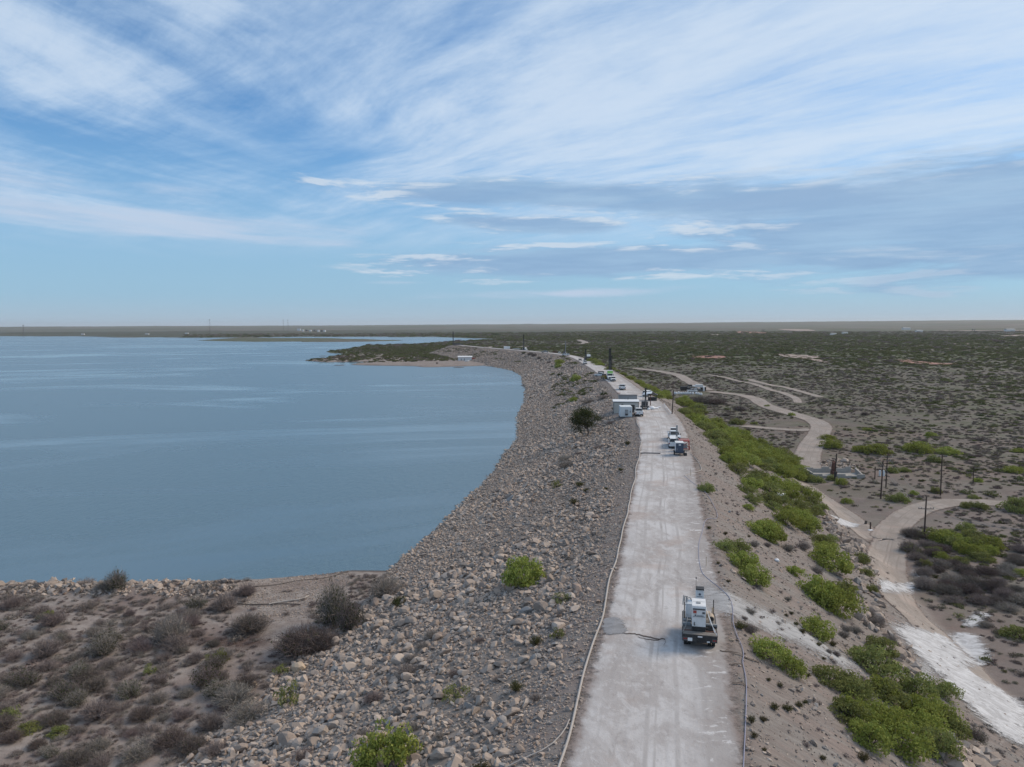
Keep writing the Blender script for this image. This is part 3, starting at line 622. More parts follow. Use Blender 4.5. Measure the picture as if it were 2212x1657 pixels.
def cards(P, size, rg, flat=.6):
    N = len(P); a = rg.normal(size=(N, 3)); a /= np.linalg.norm(a, axis=1)[:, None]; b = rg.normal(size=(N, 3)); b -= (b*a).sum(1)[:, None]*a; b /= np.linalg.norm(b, axis=1)[:, None]
    s = size*rg.uniform(.6, 1.4, (N, 1)); a = a*s; b = b*s*flat
    return np.stack([P-a, P-b*.8, P+a, P+b], 1).reshape(-1, 3), np.arange(4*N).reshape(N, 4)
def ribbons(base, tip, w, rg, bend=.12, seg=3):
    """thin tapering twigs"""
    N = len(base); d = tip-base; side = np.cross(d, rg.normal(size=(N, 3))); side /= np.linalg.norm(side, axis=1)[:, None]+1e-9; bd = rg.normal(size=(N, 3))*np.linalg.norm(d, axis=1)[:, None]*bend
    rows = []
    for i in range(seg+1):
        f = i/seg; c = base+d*f+bd*(4*f*(1-f)); ww = w*(1-f*.75); rows += [c-side*ww, c+side*ww]
    V = np.stack(rows, 1).reshape(-1, 3); F = []
    k = np.arange(N)*(2*(seg+1))
    for i in range(seg): F.append(np.stack([k+2*i, k+2*i+1, k+2*i+3, k+2*i+2], 1))
    return V, np.concatenate(F)
def crown_pts(n, rg, ncl, rx, h, lift=.0, spread=.26, flatb=True):
    c = rg.normal(size=(ncl*3, 3)); c /= np.linalg.norm(c, axis=1)[:, None]; c = c[c[:, 2] > -.25][:ncl]; c *= rg.uniform(.45, .92, (len(c), 1))
    k = rg.randint(0, len(c), n); q = rg.normal(size=(n, 3)); q /= np.linalg.norm(q, axis=1)[:, None]; q *= rg.uniform(.5, 1.0, (n, 1))**.5*spread*rg.uniform(.7, 1.3, (len(c), 1))[k]
    p = c[k]+q; p[:, 0] *= rx; p[:, 1] *= rx; p[:, 2] = lift+np.maximum((p[:, 2]+.22)/1.22*h, .02*h+.04*rg.rand(n)); return p
def tomesh(name, parts, mats):
    co = []; fs = []; mi = []; o = 0
    for (V, F), m_ in parts: co.append(V); fs.append(F+o); mi += [m_]*len(F); o += len(V)
    me = bpy.data.meshes.new(name); raw_mesh(me, np.concatenate(co), np.concatenate(fs)); [me.materials.append(m_) for m_ in mats]; me.polygons.foreach_set('material_index', np.array(mi, np.int32)); return me
def stems(rg, n, rx, h, w, low=.0):
    a = rg.uniform(0, 6.28, n); r_ = rg.uniform(.15, .8, n)*rx; tip = np.stack([np.cos(a)*r_, np.sin(a)*r_, rg.uniform(.5, .95, n)*h], 1); base = np.stack([np.cos(a)*.06*rx, np.sin(a)*.06*rx, np.zeros(n)-.03], 1); return ribbons(base, tip, w, rg, .15, 4)
PR = {}
def protos(kind, n, fn): PR[kind] = [fn(np.random.RandomState(100*i+len(kind))) for i in range(n)]
def green(mt, n, ncl, leaf, h=.8, spread=.3, nst=14):
    def f(rg): return (tomesh('foliage', [(cards(crown_pts(n, rg, ncl, rg.uniform(.9, 1.05), h*rg.uniform(.85, 1.15), spread=spread), leaf, rg), 0)], [mt]), tomesh('stems', [(stems(rg, nst, .8, h*.9, .022), 0)], [M_bark]))
    return f
protos('mesquite', 6, green(M_lime, 3800, 58, .044, .80, .23))
protos('bush', 4, green(M_green, 3000, 50, .046, .80, .24, 26))
protos('loose', 3, green(M_green, 800, 26, .05, .85, .22, 26))
protos('dark', 3, green(M_dark, 2200, 30, .055, .9, .26))
def creo(rg):
    n = 90; a = rg.uniform(0, 6.28, n); r_ = rg.uniform(.2, 1.0, n); tip = np.stack([np.cos(a)*r_, np.sin(a)*r_, rg.uniform(.65, 1.15, n)-.25*r_], 1); base = tip*np.array([.06, .06, 0]); V = ribbons(base, tip, .016, rg, .08, 3)
    k = rg.randint(0, n, 1500); f = rg.uniform(.45, 1.03, (1500, 1)); P = base[k]+(tip[k]-base[k])*f+rg.normal(0, .06, (1500, 3)); return (tomesh('foliage', [(cards(P, .055, rg), 0)], [M_olive]), tomesh('stems', [(V, 0)], [M_greys]))
protos('creosote', 4, creo)
def brush(mt, leafm, n=520, nl=0, wd=.0115, h=.95):
    def f(rg):
        a = rg.uniform(0, 6.28, n); r_ = rg.uniform(.05, 1.0, n)**.6; z = (rg.uniform(.35, 1.0, n))*h*(1.08-.55*r_**2); m0 = rg.uniform(.0, .6, n)[:, None]
        tip = np.stack([np.cos(a)*r_, np.sin(a)*r_, z], 1); b0 = tip*np.array([.5, .5, .45])*m0; b0[:, 2] -= .02; parts = [(ribbons(b0, tip, wd, rg, .13, 3), 0)]
        k = rg.randint(0, n, n*2); st_ = b0[k]+(tip[k]-b0[k])*rg.uniform(.35, .95, (n*2, 1)); q = rg.normal(size=(n*2, 3))*.13; q[:, 2] = np.abs(q[:, 2])+.03; parts.append((ribbons(st_, st_+q, wd*.7, rg, .1, 1), 0)); st2 = tomesh('branches', parts, [mt])
        k = rg.randint(0, n, max(nl, 1)); P = b0[k]+(tip[k]-b0[k])*rg.uniform(.2, 1, (max(nl, 1), 1))+rg.normal(0, .05, (max(nl, 1), 3)); return (tomesh('foliage', [(cards(P, .036, rg), 0)], [leafm]) if nl else None, st2)
    return f
protos('grey', 5, brush(M_greys, M_sage, 620, 0)); protos('darkbrush', 3, brush(M_dkgrey, M_dark, 800, 200, .010, .8)); protos('sage', 4, brush(M_greys, M_sage, 420, 650, .011, .7)); protos('straw', 3, brush(M_straw, M_sage, 420, 0, .009, .7))
protos('leafy', 3, brush(M_greys, M_dark, 420, 1300, .010, 1.0))
CATN = {'mesquite': ('green_shrub', 'shrub'), 'bush': ('green_shrub', 'shrub'), 'loose': ('sparse_shrub', 'shrub'), 'dark': ('dark_shrub', 'shrub'), 'creosote': ('creosote_bush', 'bush'), 'grey': ('bare_shrub', 'shrub'), 'darkbrush': ('bare_shrub', 'shrub'), 'sage': ('sage_bush', 'bush'), 'straw': ('dry_shrub', 'shrub'), 'leafy': ('leafy_shrub', 'shrub')}
PLANTS = []
def plant(kind, p, R_, H_=None, label=None, group=None, two=True):
    nm, cat = CATN[kind]; fo, stm = random.choice(PR[kind]); H_ = H_ or R_
    if kind in ('mesquite', 'bush'): R_ *= 1.12; H_ *= 1.38
    if kind in ('grey', 'leafy', 'sage', 'straw'): R_ *= 1.1; H_ *= 1.45
    if kind in ('darkbrush', 'loose'): H_ *= 1.25
    root = bpy.data.objects.new(nm, None); COL.objects.link(root); root.location = (p[0], p[1], p[2]-.02*R_); root.rotation_euler = (0, 0, random.uniform(0, 6.28)); root.scale = (R_, R_*random.uniform(.85, 1.1), H_); root.empty_display_size = .1
    tag(root, label, cat, group)
    for nme, me_ in (('foliage', fo), ('stems' if fo else 'branches', stm)):
        if me_ is None: continue
        o = bpy.data.objects.new(nme, me_); COL.objects.link(o); o.parent = root
    PLANTS.append((p[0], p[1], R_)); return root
random.seed(5)
def traced(q, items, label=None, group=None):
    """items: (kind, x, base_y, width [, height factor [, label]]) measured in a photo crop q"""
    P = ground_hits([q(i[1], i[2]) for i in items])
    a = np.array(q(0, 0)); sc = (np.array(q(100, 0))-a)[0]/100
    for i, p in zip(items, P):
        wm = i[3]*sc*mpp(p); hf = i[4] if len(i) > 4 else 1.0; lb = i[5] if len(i) > 5 else label
        p = p.copy(); r = math.hypot(p[0], p[1]); p[:2] += p[:2]/r*wm*.25; p[2] = hz(p[0], p[1])
        plant(i[0], p, wm/2, wm/2*hf, lb, None if len(i) > 5 else group)
# --- shrubs on the riprap face
traced(QB, [('mesquite', 1885, 235, 300, 1.1, 'round bright green shrub standing alone on the riprap near the road'), ('mesquite', 1020, 1430, 420, 1.15, 'large bright green shrub cut by the bottom edge on the riprap'),
 ('loose', 1460, 950, 190, 1.1, 'sparse yellow green shrub among boulders halfway down the riprap'), ('creosote', 1840, 905, 105, 1.2, 'dark upright bush on the riprap right of the sparse yellow green shrub'), ('creosote', 1965, 610, 100, 1.1, 'dark upright bush touching a pale sparse shrub on the riprap'),
 ('loose', 2100, 570, 130, 1.0, 'pale sparse shrub right of the dark upright bush on the riprap'), ('loose', 2130, 340, 150, .8, 'faint sparse shrub on the gravel below the left pipe'), ('creosote', 1620, 1440, 155, 1.0, 'dark bush cut by the bottom edge between riprap and gravel'),
 ('dark', 1115, 350, 150, .6, 'low dark juniper like shrub at the edge of the riprap near the beach'), ('grey', 1020, 300, 260, .7, 'bare grey dead shrub leaning over the beach end of the riprap'), ('leafy', 790, 520, 200, 1.6, 'tall dark leafy shrub at the foot of the riprap'), ('leafy', 690, 500, 230, 1.9, 'tall many stemmed shrub with a green crown at the foot of the riprap'),
 ('darkbrush', 500, 680, 420, .8, 'wide dark brown thicket left of the riprap'), ('darkbrush', 620, 640, 260, .9, 'dark brown thicket joining the tall shrub at the riprap'), ('loose', 395, 1000, 190, 1.6, 'small green leaved tree like shrub beside the riprap edge'), ('sage', 2050, 330, 60, .8, 'tiny grey green bush left of the faint sparse shrub')])
traced(QB, [('grey', 1250, 640, 110, .7), ('grey', 1180, 720, 120, .7), ('grey', 1310, 560, 110, .6), ('grey', 1150, 800, 160, .6), ('grey', 940, 970, 150, .6), ('grey', 490, 1330, 150, .6), ('grey', 1450, 800, 100, .5), ('grey', 1440, 420, 80, .6), ('grey', 1610, 590, 80, .6), ('grey', 1960, 960, 90, .7), ('grey', 870, 1190, 110, .6), ('grey', 1200, 1140, 110, .6), ('grey', 1360, 1200, 90, .6), ('grey', 1500, 320, 80, .5), ('grey', 930, 760, 70, .5), ('grey', 1600, 940, 90, .5), ('grey', 1730, 830, 80, .5), ('grey', 1300, 900, 70, .5)], 'small bare grey bush growing between the riprap rocks', 'grey bushes in the riprap')
QG = Q(1600, 1400, 2.011)
traced(QG, [('loose', 1265, 1110, 140, .9, 'green sparse shrub low on the riprap below the lone dark tree'), ('creosote', 1445, 1105, 95, .9, 'dark olive bush just right of the green sparse shrub on the riprap'), ('creosote', 1500, 1150, 75, .9, 'smaller dark olive bush, second of the three on the riprap'), ('creosote', 1400, 1250, 95, 1.0, 'dark olive bush, lowest of the three on the riprap'),
 ('mesquite', 1415, 255, 110, .9, 'light green shrub on the upper riprap opposite the green truck'), ('mesquite', 1285, 120, 85, 1.0, 'light green shrub on the far riprap, nearest to the far trucks'), ('mesquite', 1275, 145, 65, .9, 'light green shrub just below the far light green shrub'), ('dark', 1290, 210, 62, 1.0, 'dark green shrub on the far riprap'), ('mesquite', 1400, 415, 85, .9, 'mid green shrub on the riprap left of the long flat bushes'),
 ('dark', 1640, 370, 68, 1.1, 'dark green shrub just below the crest near the metal building'), ('creosote', 1775, 975, 60, .8, 'small dark olive bush near the left pipe'), ('creosote', 1660, 1130, 55, .8, 'small dark olive bush below the left pipe, midway down the road'), ('creosote', 1830, 770, 55, 1.4, 'olive bush close to the left pipe below the white container'),
 ('creosote', 1715, 485, 45, 1.0, 'round olive bush just left of the metal building'), ('sage', 1340, 950, 170, .7, 'wide pale grey green bush on the riprap under the dark tree'), ('sage', 1340, 895, 150, .6, 'long pale grey green bush above the wide pale one on the riprap'), ('sage', 1600, 800, 120, .5, 'pale grey green bush on the riprap right of the tree trunk'), ('sage', 1520, 430, 150, .5, 'long flat grey green bush below the crest'), ('sage', 1650, 395, 130, .5, 'long flat grey green bush nearer the metal building')])
traced(QG, [('sage', 1420, 790, 60, .7), ('sage', 1440, 850, 90, .6), ('grey', 1390, 150, 40, .8), ('grey', 1310, 155, 40, .8), ('darkbrush', 1080, 55, 60, .9), ('darkbrush', 1120, 75, 50, .9), ('darkbrush', 1050, 45, 60, .9), ('darkbrush', 1140, 88, 36, .9), ('dark', 1000, 35, 60, .8), ('grey', 1200, 110, 45, .8), ('grey', 1640, 560, 80, .5), ('grey', 1700, 600, 80, .5), ('darkbrush', 1310, 95, 40, .8), ('darkbrush', 1210, 80, 40, .8)], 'grey green brush patch on the upper riprap', 'brush on the upper riprap')
# the dark tree on the riprap
def tree():
    p = ground_hits([QG(1517, 690)])[0]; S_ = mpp(p)/1.8518/2.011*1.8518*1.0; pxm = mpp(p)/(2.011*1.8518); rg = np.random.RandomState(3)
    root = bpy.data.objects.new('dark_tree', None); COL.objects.link(root); root.location = p; tag(root, 'lone dark green tree with a wide open crown on the riprap', 'tree')
    Hh = 235*pxm; Rr = 122*pxm; lx = -32*pxm
    n = 22; a = rg.uniform(0, 6.28, n); r_ = rg.uniform(.3, .85, n)*Rr; tip = np.stack([lx+np.cos(a)*r_, np.sin(a)*r_, rg.uniform(.35, .92, n)*Hh], 1); base = np.stack([rg.normal(0, .1, n)+lx*.3, rg.normal(0, .1, n), rg.uniform(.2, .4, n)*Hh], 1)
    V = tubes([((0, 0, -.4), (lx*.15, 0, Hh*.22), .24, .19), ((lx*.15, 0, Hh*.22), (lx*.6, 0, Hh*.5), .18, .10)]+[(tuple(b_), tuple(t_), .09, .025) for b_, t_ in zip(base, tip)])
    o = link('trunk', V, root, [M_bark])
    cl = []
    for _ in range(44):
        d = rg.normal(size=3); d /= np.linalg.norm(d); rr = rg.uniform(.45, .95)
        cl.append((lx+d[0]*Rr*rr, d[1]*Rr*rr*.9, Hh*(.60+.36*d[2]*rr)))
    cl += [(lx-Rr*.45, 0, Hh*.22), (lx-Rr*.25, .3, Hh*.18), (lx-Rr*.6, .5, Hh*.3)]; cl = np.array(cl); N = 9000; k = rg.randint(0, len(cl), N); P = cl[k]+rg.normal(size=(N, 3))*np.array([.17, .17, .12])*Rr
    o = link('crown', tomesh('crown', [(cards(P, .13, rg), 0)], [M_dark]), root)
def tubes(segs, n=7):
    V = []; F = []
    for a, b, ra, rb in segs:
        a = Vector(a); b = Vector(b); d = (b-a).normalized(); x = d.orthogonal().normalized(); y = d.cross(x); k = len(V)
        for c_, r_ in ((a, ra), (b, rb)):
            for i in range(n): an = 6.2832*i/n; V.append(c_+(x*math.cos(an)+y*math.sin(an))*r_)
        for i in range(n): F.append((k+i, k+(i+1) % n, k+n+(i+1) % n, k+n+i))
        F.append(tuple(k+n+i for i in range(n))); F.append(tuple(k+n-1-i for i in range(n)))
    me = bpy.data.meshes.new('tube'); me.from_pydata([v[:] for v in V], [], F); me.update(); return me
tree()
# --- green shrubs on the dry side
traced(QD, [('bush', 250, 190, 190, .8, 'pale green shrub at the top of the slope, upper end of the long shrub row'), ('mesquite', 290, 300, 230, .9, 'green shrub on the slope, second down the long shrub row'), ('mesquite', 370, 410, 230, .9, 'green shrub on the slope, lowest of the long shrub row'), ('mesquite', 480, 110, 200, .9, 'green shrub on the slope above the pale white stone'),
 ('mesquite', 645, 345, 150, .8, 'small green shrub right of the pale white stone'), ('mesquite', 880, 310, 320, .8, 'wide green shrub by the foot of the slope, upper of the big ones'), ('mesquite', 800, 520, 330, .95, 'big green shrub left half of the large pair above the cement stain'), ('mesquite', 930, 610, 330, .95, 'big green shrub right half of the large pair above the cement stain'), ('bush', 980, 500, 230, 1.0, 'green shrub topping the large pair'),
 ('mesquite', 790, 760, 280, .75, 'low green shrub along the upper edge of the cement stain'), ('mesquite', 460, 930, 290, .85, 'green shrub beside the blue hose, upper of two'), ('mesquite', 630, 1030, 200, 1.0, 'green shrub beside the blue hose, lower of two'), ('bush', 1165, 1010, 340, 1.0, 'tall green shrub at the lower end of the cement stain'), ('bush', 1220, 880, 230, .9, 'green shrub behind the tall one at the end of the cement stain'),
 ('bush', 870, 1090, 260, .8, 'green shrub, upper left corner of the big lower thicket'), ('bush', 1040, 1190, 260, .9, 'yellow green shrub in the big lower thicket'), ('bush', 1250, 1190, 280, .8, 'brown green shrub in the middle of the big lower thicket'), ('bush', 1000, 1340, 300, .8, 'green shrub along the left side of the big lower thicket'), ('mesquite', 1210, 1400, 340, .9, 'large green shrub in the centre of the big lower thicket'),
 ('mesquite', 1480, 1330, 320, .95, 'large green shrub on the right of the big lower thicket'), ('mesquite', 1620, 1360, 300, .9, 'green shrub at the right end of the big lower thicket'), ('mesquite', 1380, 1560, 360, .9, 'large green shrub at the bottom of the big lower thicket'), ('bush', 1660, 1180, 220, .9, 'feathery green shrub reaching over the cemented road'), ('mesquite', 850, 190, 190, .7, 'bright green shrub at the slope foot beside the rubble heap'),
 ('bush', 1100, 260, 130, .9, 'green shrub between the slope foot and the dirt road, upper'), ('bush', 1130, 350, 110, .8, 'green shrub between the slope foot and the dirt road, lower'), ('bush', 1170, 460, 100, .9, 'small grey green shrub at the edge of the dirt road'), ('leafy', 1880, 1500, 170, 1.0, 'dark green shrub in the brush at the bottom right'),
 ('bush', 2170, 780, 200, .8, 'green shrub at the right edge beyond the white crust'), ('bush', 1600, 200, 120, .8, 'green shrub under the crossarm pole'), ('bush', 1440, 190, 130, .9, 'green shrub right of the dirt road bend')])
traced(QD, [('creosote', 510, 1270, 90), ('creosote', 600, 1280, 90), ('creosote', 680, 1250, 70), ('creosote', 720, 1225, 50), ('creosote', 435, 1350, 70), ('creosote', 370, 1460, 70), ('creosote', 350, 1370, 70, 1.6), ('creosote', 440, 1550, 50), ('creosote', 545, 1110, 55), ('creosote', 280, 720, 100), ('creosote', 810, 830, 55), ('creosote', 700, 745, 65), ('creosote', 905, 830, 70), ('creosote', 845, 925, 40), ('creosote', 975, 1030, 60), ('creosote', 740, 1040, 50), ('creosote', 195, 395, 40), ('creosote', 175, 70, 45), ('creosote', 335, 85, 30), ('creosote', 125, 270, 35), ('creosote', 625, 615, 40), ('creosote', 590, 625, 35), ('creosote', 655, 690, 50), ('creosote', 1410, 1020, 70), ('creosote', 1120, 1620, 110), ('creosote', 840, 1610, 60), ('creosote', 470, 1070, 45), ('creosote', 1630, 1600, 50), ('creosote', 60, 30, 40), ('creosote', 130, 330, 24)], 'small dark creosote bush on the dry gravelly slope', 'creosote bushes on the dry slope')
traced(QD, [('sage', 340, 740, 110), ('sage', 370, 150, 80), ('sage', 600, 180, 100), ('sage', 460, 150, 60), ('grey', 340, 610, 90, .6), ('grey', 300, 650, 60, .6), ('sage', 600, 520, 60), ('grey', 930, 900, 60), ('grey', 880, 880, 50), ('sage', 980, 770, 90), ('sage', 1060, 740, 100), ('sage', 1200, 700, 150), ('grey', 1150, 640, 110), ('grey', 800, 330, 120, .6), ('grey', 700, 170, 130, .6), ('sage', 1000, 730, 80), ('grey', 1300, 820, 110)], 'low grey brush clump on the dry slope', 'grey brush on the dry slope')
# the dense band of mesquite along the foot of the dry side
def fill(q, poly, n, kinds, wm, mind, label, group, hf=.85, seed=1):
    rg = np.random.RandomState(seed); P = np.array([q(*p) for p in poly]); lo, hi = P.min(0), P.max(0); c = rg.uniform(lo, hi, (n*6, 2)); c = c[inside(c[:, 0], c[:, 1], P)][:n*3]; W = ground_hits(c); got = []
    for p in W:
        if len(got) >= n: break
        if all((p[0]-g[0])**2+(p[1]-g[1])**2 > (mind*(1+.0012*math.hypot(p[0], p[1])))**2 for g in got):
            got.append(p); w_ = rg.uniform(*wm); plant(kinds[rg.randint(len(kinds))], p, w_/2, w_/2*rg.uniform(hf*.8, hf*1.2), label, group)
    return len(got)
lb = 'bright green mesquite shrub in the dense band along the foot of the dam'; gb = 'mesquite shrubs in the band along the dam foot'
b1 = fill(QE, [(0, 75), (130, 110), (250, 180), (330, 220), (420, 290), (520, 350), (640, 390), (760, 440), (860, 540), (930, 590), (900, 625), (800, 610), (700, 600), (640, 560), (540, 520), (450, 470), (350, 380), (290, 300), (220, 250), (140, 240), (140, 215), (200, 200), (120, 160), (60, 150), (0, 105)], 128, ['mesquite', 'mesquite', 'bush'], (4.4, 6.6), 2.3, lb, gb, .8, 2)
b2 = fill(QE, [(430, 470), (540, 540), (600, 600), (700, 640), (740, 700), (690, 720), (560, 650), (520, 600), (440, 540)], 14, ['mesquite', 'bush'], (3.6, 5), 2.5, lb, gb, .85, 3)
b3 = fill(QE, [(790, 660), (900, 690), (1000, 770), (1020, 830), (960, 850), (840, 780), (780, 720)], 12, ['mesquite', 'bush'], (3.2, 4.4), 2.2, lb, gb, .85, 4)
b4 = fill(QE, [(560, 660), (680, 740), (790, 770), (900, 830), (960, 900), (1000, 960), (1080, 1030), (960, 1010), (850, 930), (730, 860), (600, 770), (550, 700)], 22, ['mesquite', 'bush'], (3.2, 4.6), 2.4, lb, gb, .85, 5)
b5 = fill(QE, [(600, 850), (700, 880), (800, 980), (740, 1000), (630, 930), (590, 880)], 6, ['mesquite'], (3.4, 4.4), 2.4, lb, gb, .85, 6)
b6 = fill(QH, [(1570, 335), (1640, 360), (1760, 420), (1850, 450), (2000, 540), (2212, 640), (2212, 690), (2050, 590), (1850, 480), (1760, 440), (1560, 350)], 60, ['mesquite', 'bush'], (5, 7.5), 3.4, lb, gb, .55, 7)
print('band', b1, b2, b3, b4, b5, b6)
b7 = fill(QD, [(780, 960), (1000, 1060), (1180, 1030), (1400, 1130), (1720, 1250), (1740, 1400), (1640, 1640), (1400, 1654), (1200, 1560), (1000, 1350), (870, 1200)], 9, ['bush', 'mesquite'], (2.4, 3.8), 2.4, 'green mesquite shrub merged into the big lower thicket on the dry slope', 'shrubs of the big lower thicket', .9, 17)
traced(QE, [('bush', 335, 695, 110, .9, 'green shrub alone near the top of the dry slope below the blue hose'), ('mesquite', 580, 800, 80, .8, 'small bright shrub alone at mid slope left of the mesquite band'), ('bush', 440, 1040, 150, .6, 'pale green shrub at the shoulder of the slope'), ('mesquite', 1165, 760, 70, .7, 'single bright shrub beside the grey dirt track'), ('mesquite', 1130, 650, 70, .9, 'bright green shrub at the right end of the concrete weir'),
 ('bush', 1075, 625, 70, .8, 'green shrub in front of the concrete weir'), ('bush', 985, 635, 110, .6, 'green shrub left of the pole by the concrete weir'), ('bush', 875, 505, 60, .7, 'small green shrub between mesquite band and winding road'), ('mesquite', 1070, 435, 130, .7, 'bright green shrub right of the winding road, nearest of its cluster'), ('mesquite', 1050, 385, 100, .6, 'bright green shrub right of the winding road, farther of its cluster'), ('mesquite', 1340, 470, 160, .7, 'bright green shrub, right of a pair beyond the weir'), ('mesquite', 1250, 455, 110, .6, 'bright green shrub, left of a pair beyond the weir'),
 ('mesquite', 1590, 460, 200, .6, 'widest bright green shrub on the plain beyond the poles'), ('mesquite', 1760, 470, 130, .5, 'low bright green shrub right of the widest one'), ('bush', 1680, 515, 90, .8, 'green shrub behind the top of the tall right pole'), ('mesquite', 1660, 365, 75, .8, 'round bright green shrub far out on the plain'), ('bush', 1435, 580, 80, .9, 'green shrub behind the transformer pole, left'), ('bush', 1505, 575, 70, .8, 'green shrub behind the transformer pole, right'), ('bush', 1480, 755, 110, 1.0, 'green and brown shrub below the transformer pole'), ('loose', 1415, 745, 90, .8, 'pale loose shrub at the foot of the transformer pole'),
 ('mesquite', 1560, 710, 60, .9, 'bright shrub between the poles and the bend'), ('bush', 1690, 700, 70, .9, 'green shrub at the foot of the tall right pole'), ('bush', 1915, 735, 80, .6, 'green shrub just behind the road bend'), ('mesquite', 2155, 580, 120, .6, 'green shrub near the right edge beyond the poles'), ('mesquite', 2180, 460, 90, .6, 'green shrub at the right edge farther out'), ('mesquite', 1940, 635, 60, .7, 'green shrub by the short far pole'), ('loose', 1880, 605, 50, .8, 'yellowish shrub left of the short far pole'),
 ('bush', 515, 295, 110, .7, 'dark green bush near the pale wash below the well pad'), ('bush', 620, 293, 55, .6, 'small green bush beside the dark green one by the wash'), ('mesquite', 838, 243, 50, .7, 'green bush on the edge of the winding road'), ('bush', 693, 188, 35, .7, 'small green bush beside the winding road bend'), ('mesquite', 1285, 330, 60, .5, 'faint green bush on the plain'), ('darkbrush', 530, 215, 95, .7, 'dark bare thicket near the wash'), ('darkbrush', 450, 245, 70, .6, 'smaller dark bare thicket near the wash'), ('darkbrush', 300, 170, 200, .45, 'wide dark brush left of the well pad'), ('darkbrush', 400, 175, 160, .45, 'wide dark brush below the well pad'), ('darkbrush', 1270, 240, 55, .8, 'single dark bush on the plain'),
 ('bush', 1950, 800, 110, .8, 'green shrub on the inside of the road bend'), ('bush', 1880, 790, 90, .9, 'leafy green shrub hanging over the road bend'), ('bush', 2170, 810, 170, 1.0, 'tall green shrub at the right edge by the bend'), ('bush', 1870, 930, 110, .9, 'green shrub in the bare dirt right of the crossarm pole'), ('mesquite', 1730, 995, 150, .8, 'bright green shrub in the brush right of the crossarm pole'), ('bush', 1580, 960, 90, .7, 'green shrub at the foot of the crossarm pole'), ('bush', 1900, 990, 170, .8, 'green shrub in the brush, right of the bright one'), ('loose', 1335, 785, 40, .6, 'tiny green bush near the road fork'), ('loose', 1425, 790, 35, .6, 'second tiny green bush near the road fork')])
traced(QJ, [('mesquite', 620, 800, 140, .9, 'bright green shrub in the middle of the grey brush'), ('bush', 480, 880, 130, 1.0, 'green shrub on the left edge of the grey brush'), ('bush', 330, 720, 150, .8, 'green shrub beside the road north of the brush'), ('mesquite', 880, 700, 260, .7, 'broad yellow green shrub over the grey brush'), ('mesquite', 1090, 700, 220, .8, 'yellow green shrub right of the broad one'), ('bush', 1000, 820, 220, .8, 'grey green shrub in the deep brush'), ('bush', 800, 840, 180, .7, 'olive shrub among the grey brush'), ('mesquite', 1380, 960, 130, .8, 'bright green shrub at the right edge in the brush'), ('loose', 790, 1350, 110, .8, 'sparse yellow green bush near the white tongue'), ('sage', 1050, 1450, 150, .7, 'sage bush right of the white tongue')])
b8 = fill(QJ, [(520, 560), (820, 560), (1180, 640), (1180, 760), (900, 800), (620, 700)], 12, ['mesquite', 'bush'], (2.6, 4.2), 2.0, 'green shrub in the cluster right of the crossarm pole', 'green shrubs right of the crossarm pole', .8, 18)
fill(QJ, [(250, 560), (520, 600), (800, 850), (1100, 900), (1400, 700), (1400, 1300), (1100, 1280), (700, 1200), (430, 1130), (400, 950), (300, 800)], 42, ['darkbrush', 'grey', 'darkbrush', 'sage'], (2.6, 4.6), 1.9, 'bare grey brush thicket right of the lower dirt road', 'grey brush thickets right of the lower road', .7, 8)
# --- scrub on the near bench
traced(QA, [('leafy', 740, 265, 150, 1.3, 'dark leafy bush silhouetted against the water'), ('grey', 660, 262, 120, .8, 'low grey bush at the shore left of the dark leafy one'), ('leafy', 1300, 880, 200, 1.1, 'dark leafy shrub with green upper branches in the scrub'), ('loose', 1370, 720, 140, 1.3, 'green sparse shrub above the dark leafy one in the scrub'), ('mesquite', 305, 420, 70, .9, 'tiny bright green bush among grey shrubs'), ('leafy', 500, 820, 160, .9, 'dark green shrub in the left scrub'), ('leafy', 390, 600, 100, 1.0, 'dark shrub left of centre in the scrub'),
 ('loose', 940, 800, 120, 1.0, 'pale green sparse shrub in the scrub'), ('sage', 1140, 660, 120, .9, 'grey green round bush in the scrub'), ('leafy', 820, 950, 190, .9, 'dark spreading shrub with bare tips in the scrub'), ('loose', 1780, 790, 150, .7, 'yellow green bush beside the pale boulder'), ('darkbrush', 1580, 540, 290, .8, 'wide dark shrub with bare branches by the damp soil'), ('grey', 1080, 590, 230, 1.1, 'tall grey bare shrub left of the damp soil'), ('loose', 60, 1080, 150, 1.3, 'sparse green shrub at the left edge'), ('leafy', 180, 870, 160, .9, 'dark olive shrub near the left edge'),
 ('sage', 1570, 1090, 330, .6, 'wide grey thicket against the riprap'), ('grey', 1480, 1000, 270, .7, 'wide grey bare thicket behind the sage one near the riprap'), ('leafy', 1240, 380, 160, .8, 'dark green shrub near the shore rocks'), ('grey', 1420, 390, 180, .9, 'bare shrub between the shore rocks and the beach'), ('leafy', 470, 1360, 60, 1.0, 'small dark green bush at the bottom edge'), ('sage', 630, 1280, 160, 1.0, 'pale grey green shrub near the bottom left'), ('bush', 180, 1160, 130, .7, 'low green shrub near the left bottom'), ('bush', 370, 1180, 130, .8, 'green tinted shrub in the bottom left thicket'), ('grey', 1560, 300, 120, 1.0, 'twiggy bare bush on the beach'), ('dark', 1530, 290, 60, .9, 'small dark bush on the beach')])
fill(QA, [(-60, 330), (500, 330), (950, 330), (1200, 400), (1450, 420), (1300, 520), (1500, 640), (1700, 700), (1650, 900), (1380, 1100), (1400, 1373), (-60, 1373)], 82, ['grey', 'straw', 'sage', 'grey', 'straw', 'darkbrush', 'leafy'], (1.3, 3.4), 2.0, 'bare grey desert shrub in the scrub left of the riprap', 'grey shrubs in the near left scrub', .8, 9)
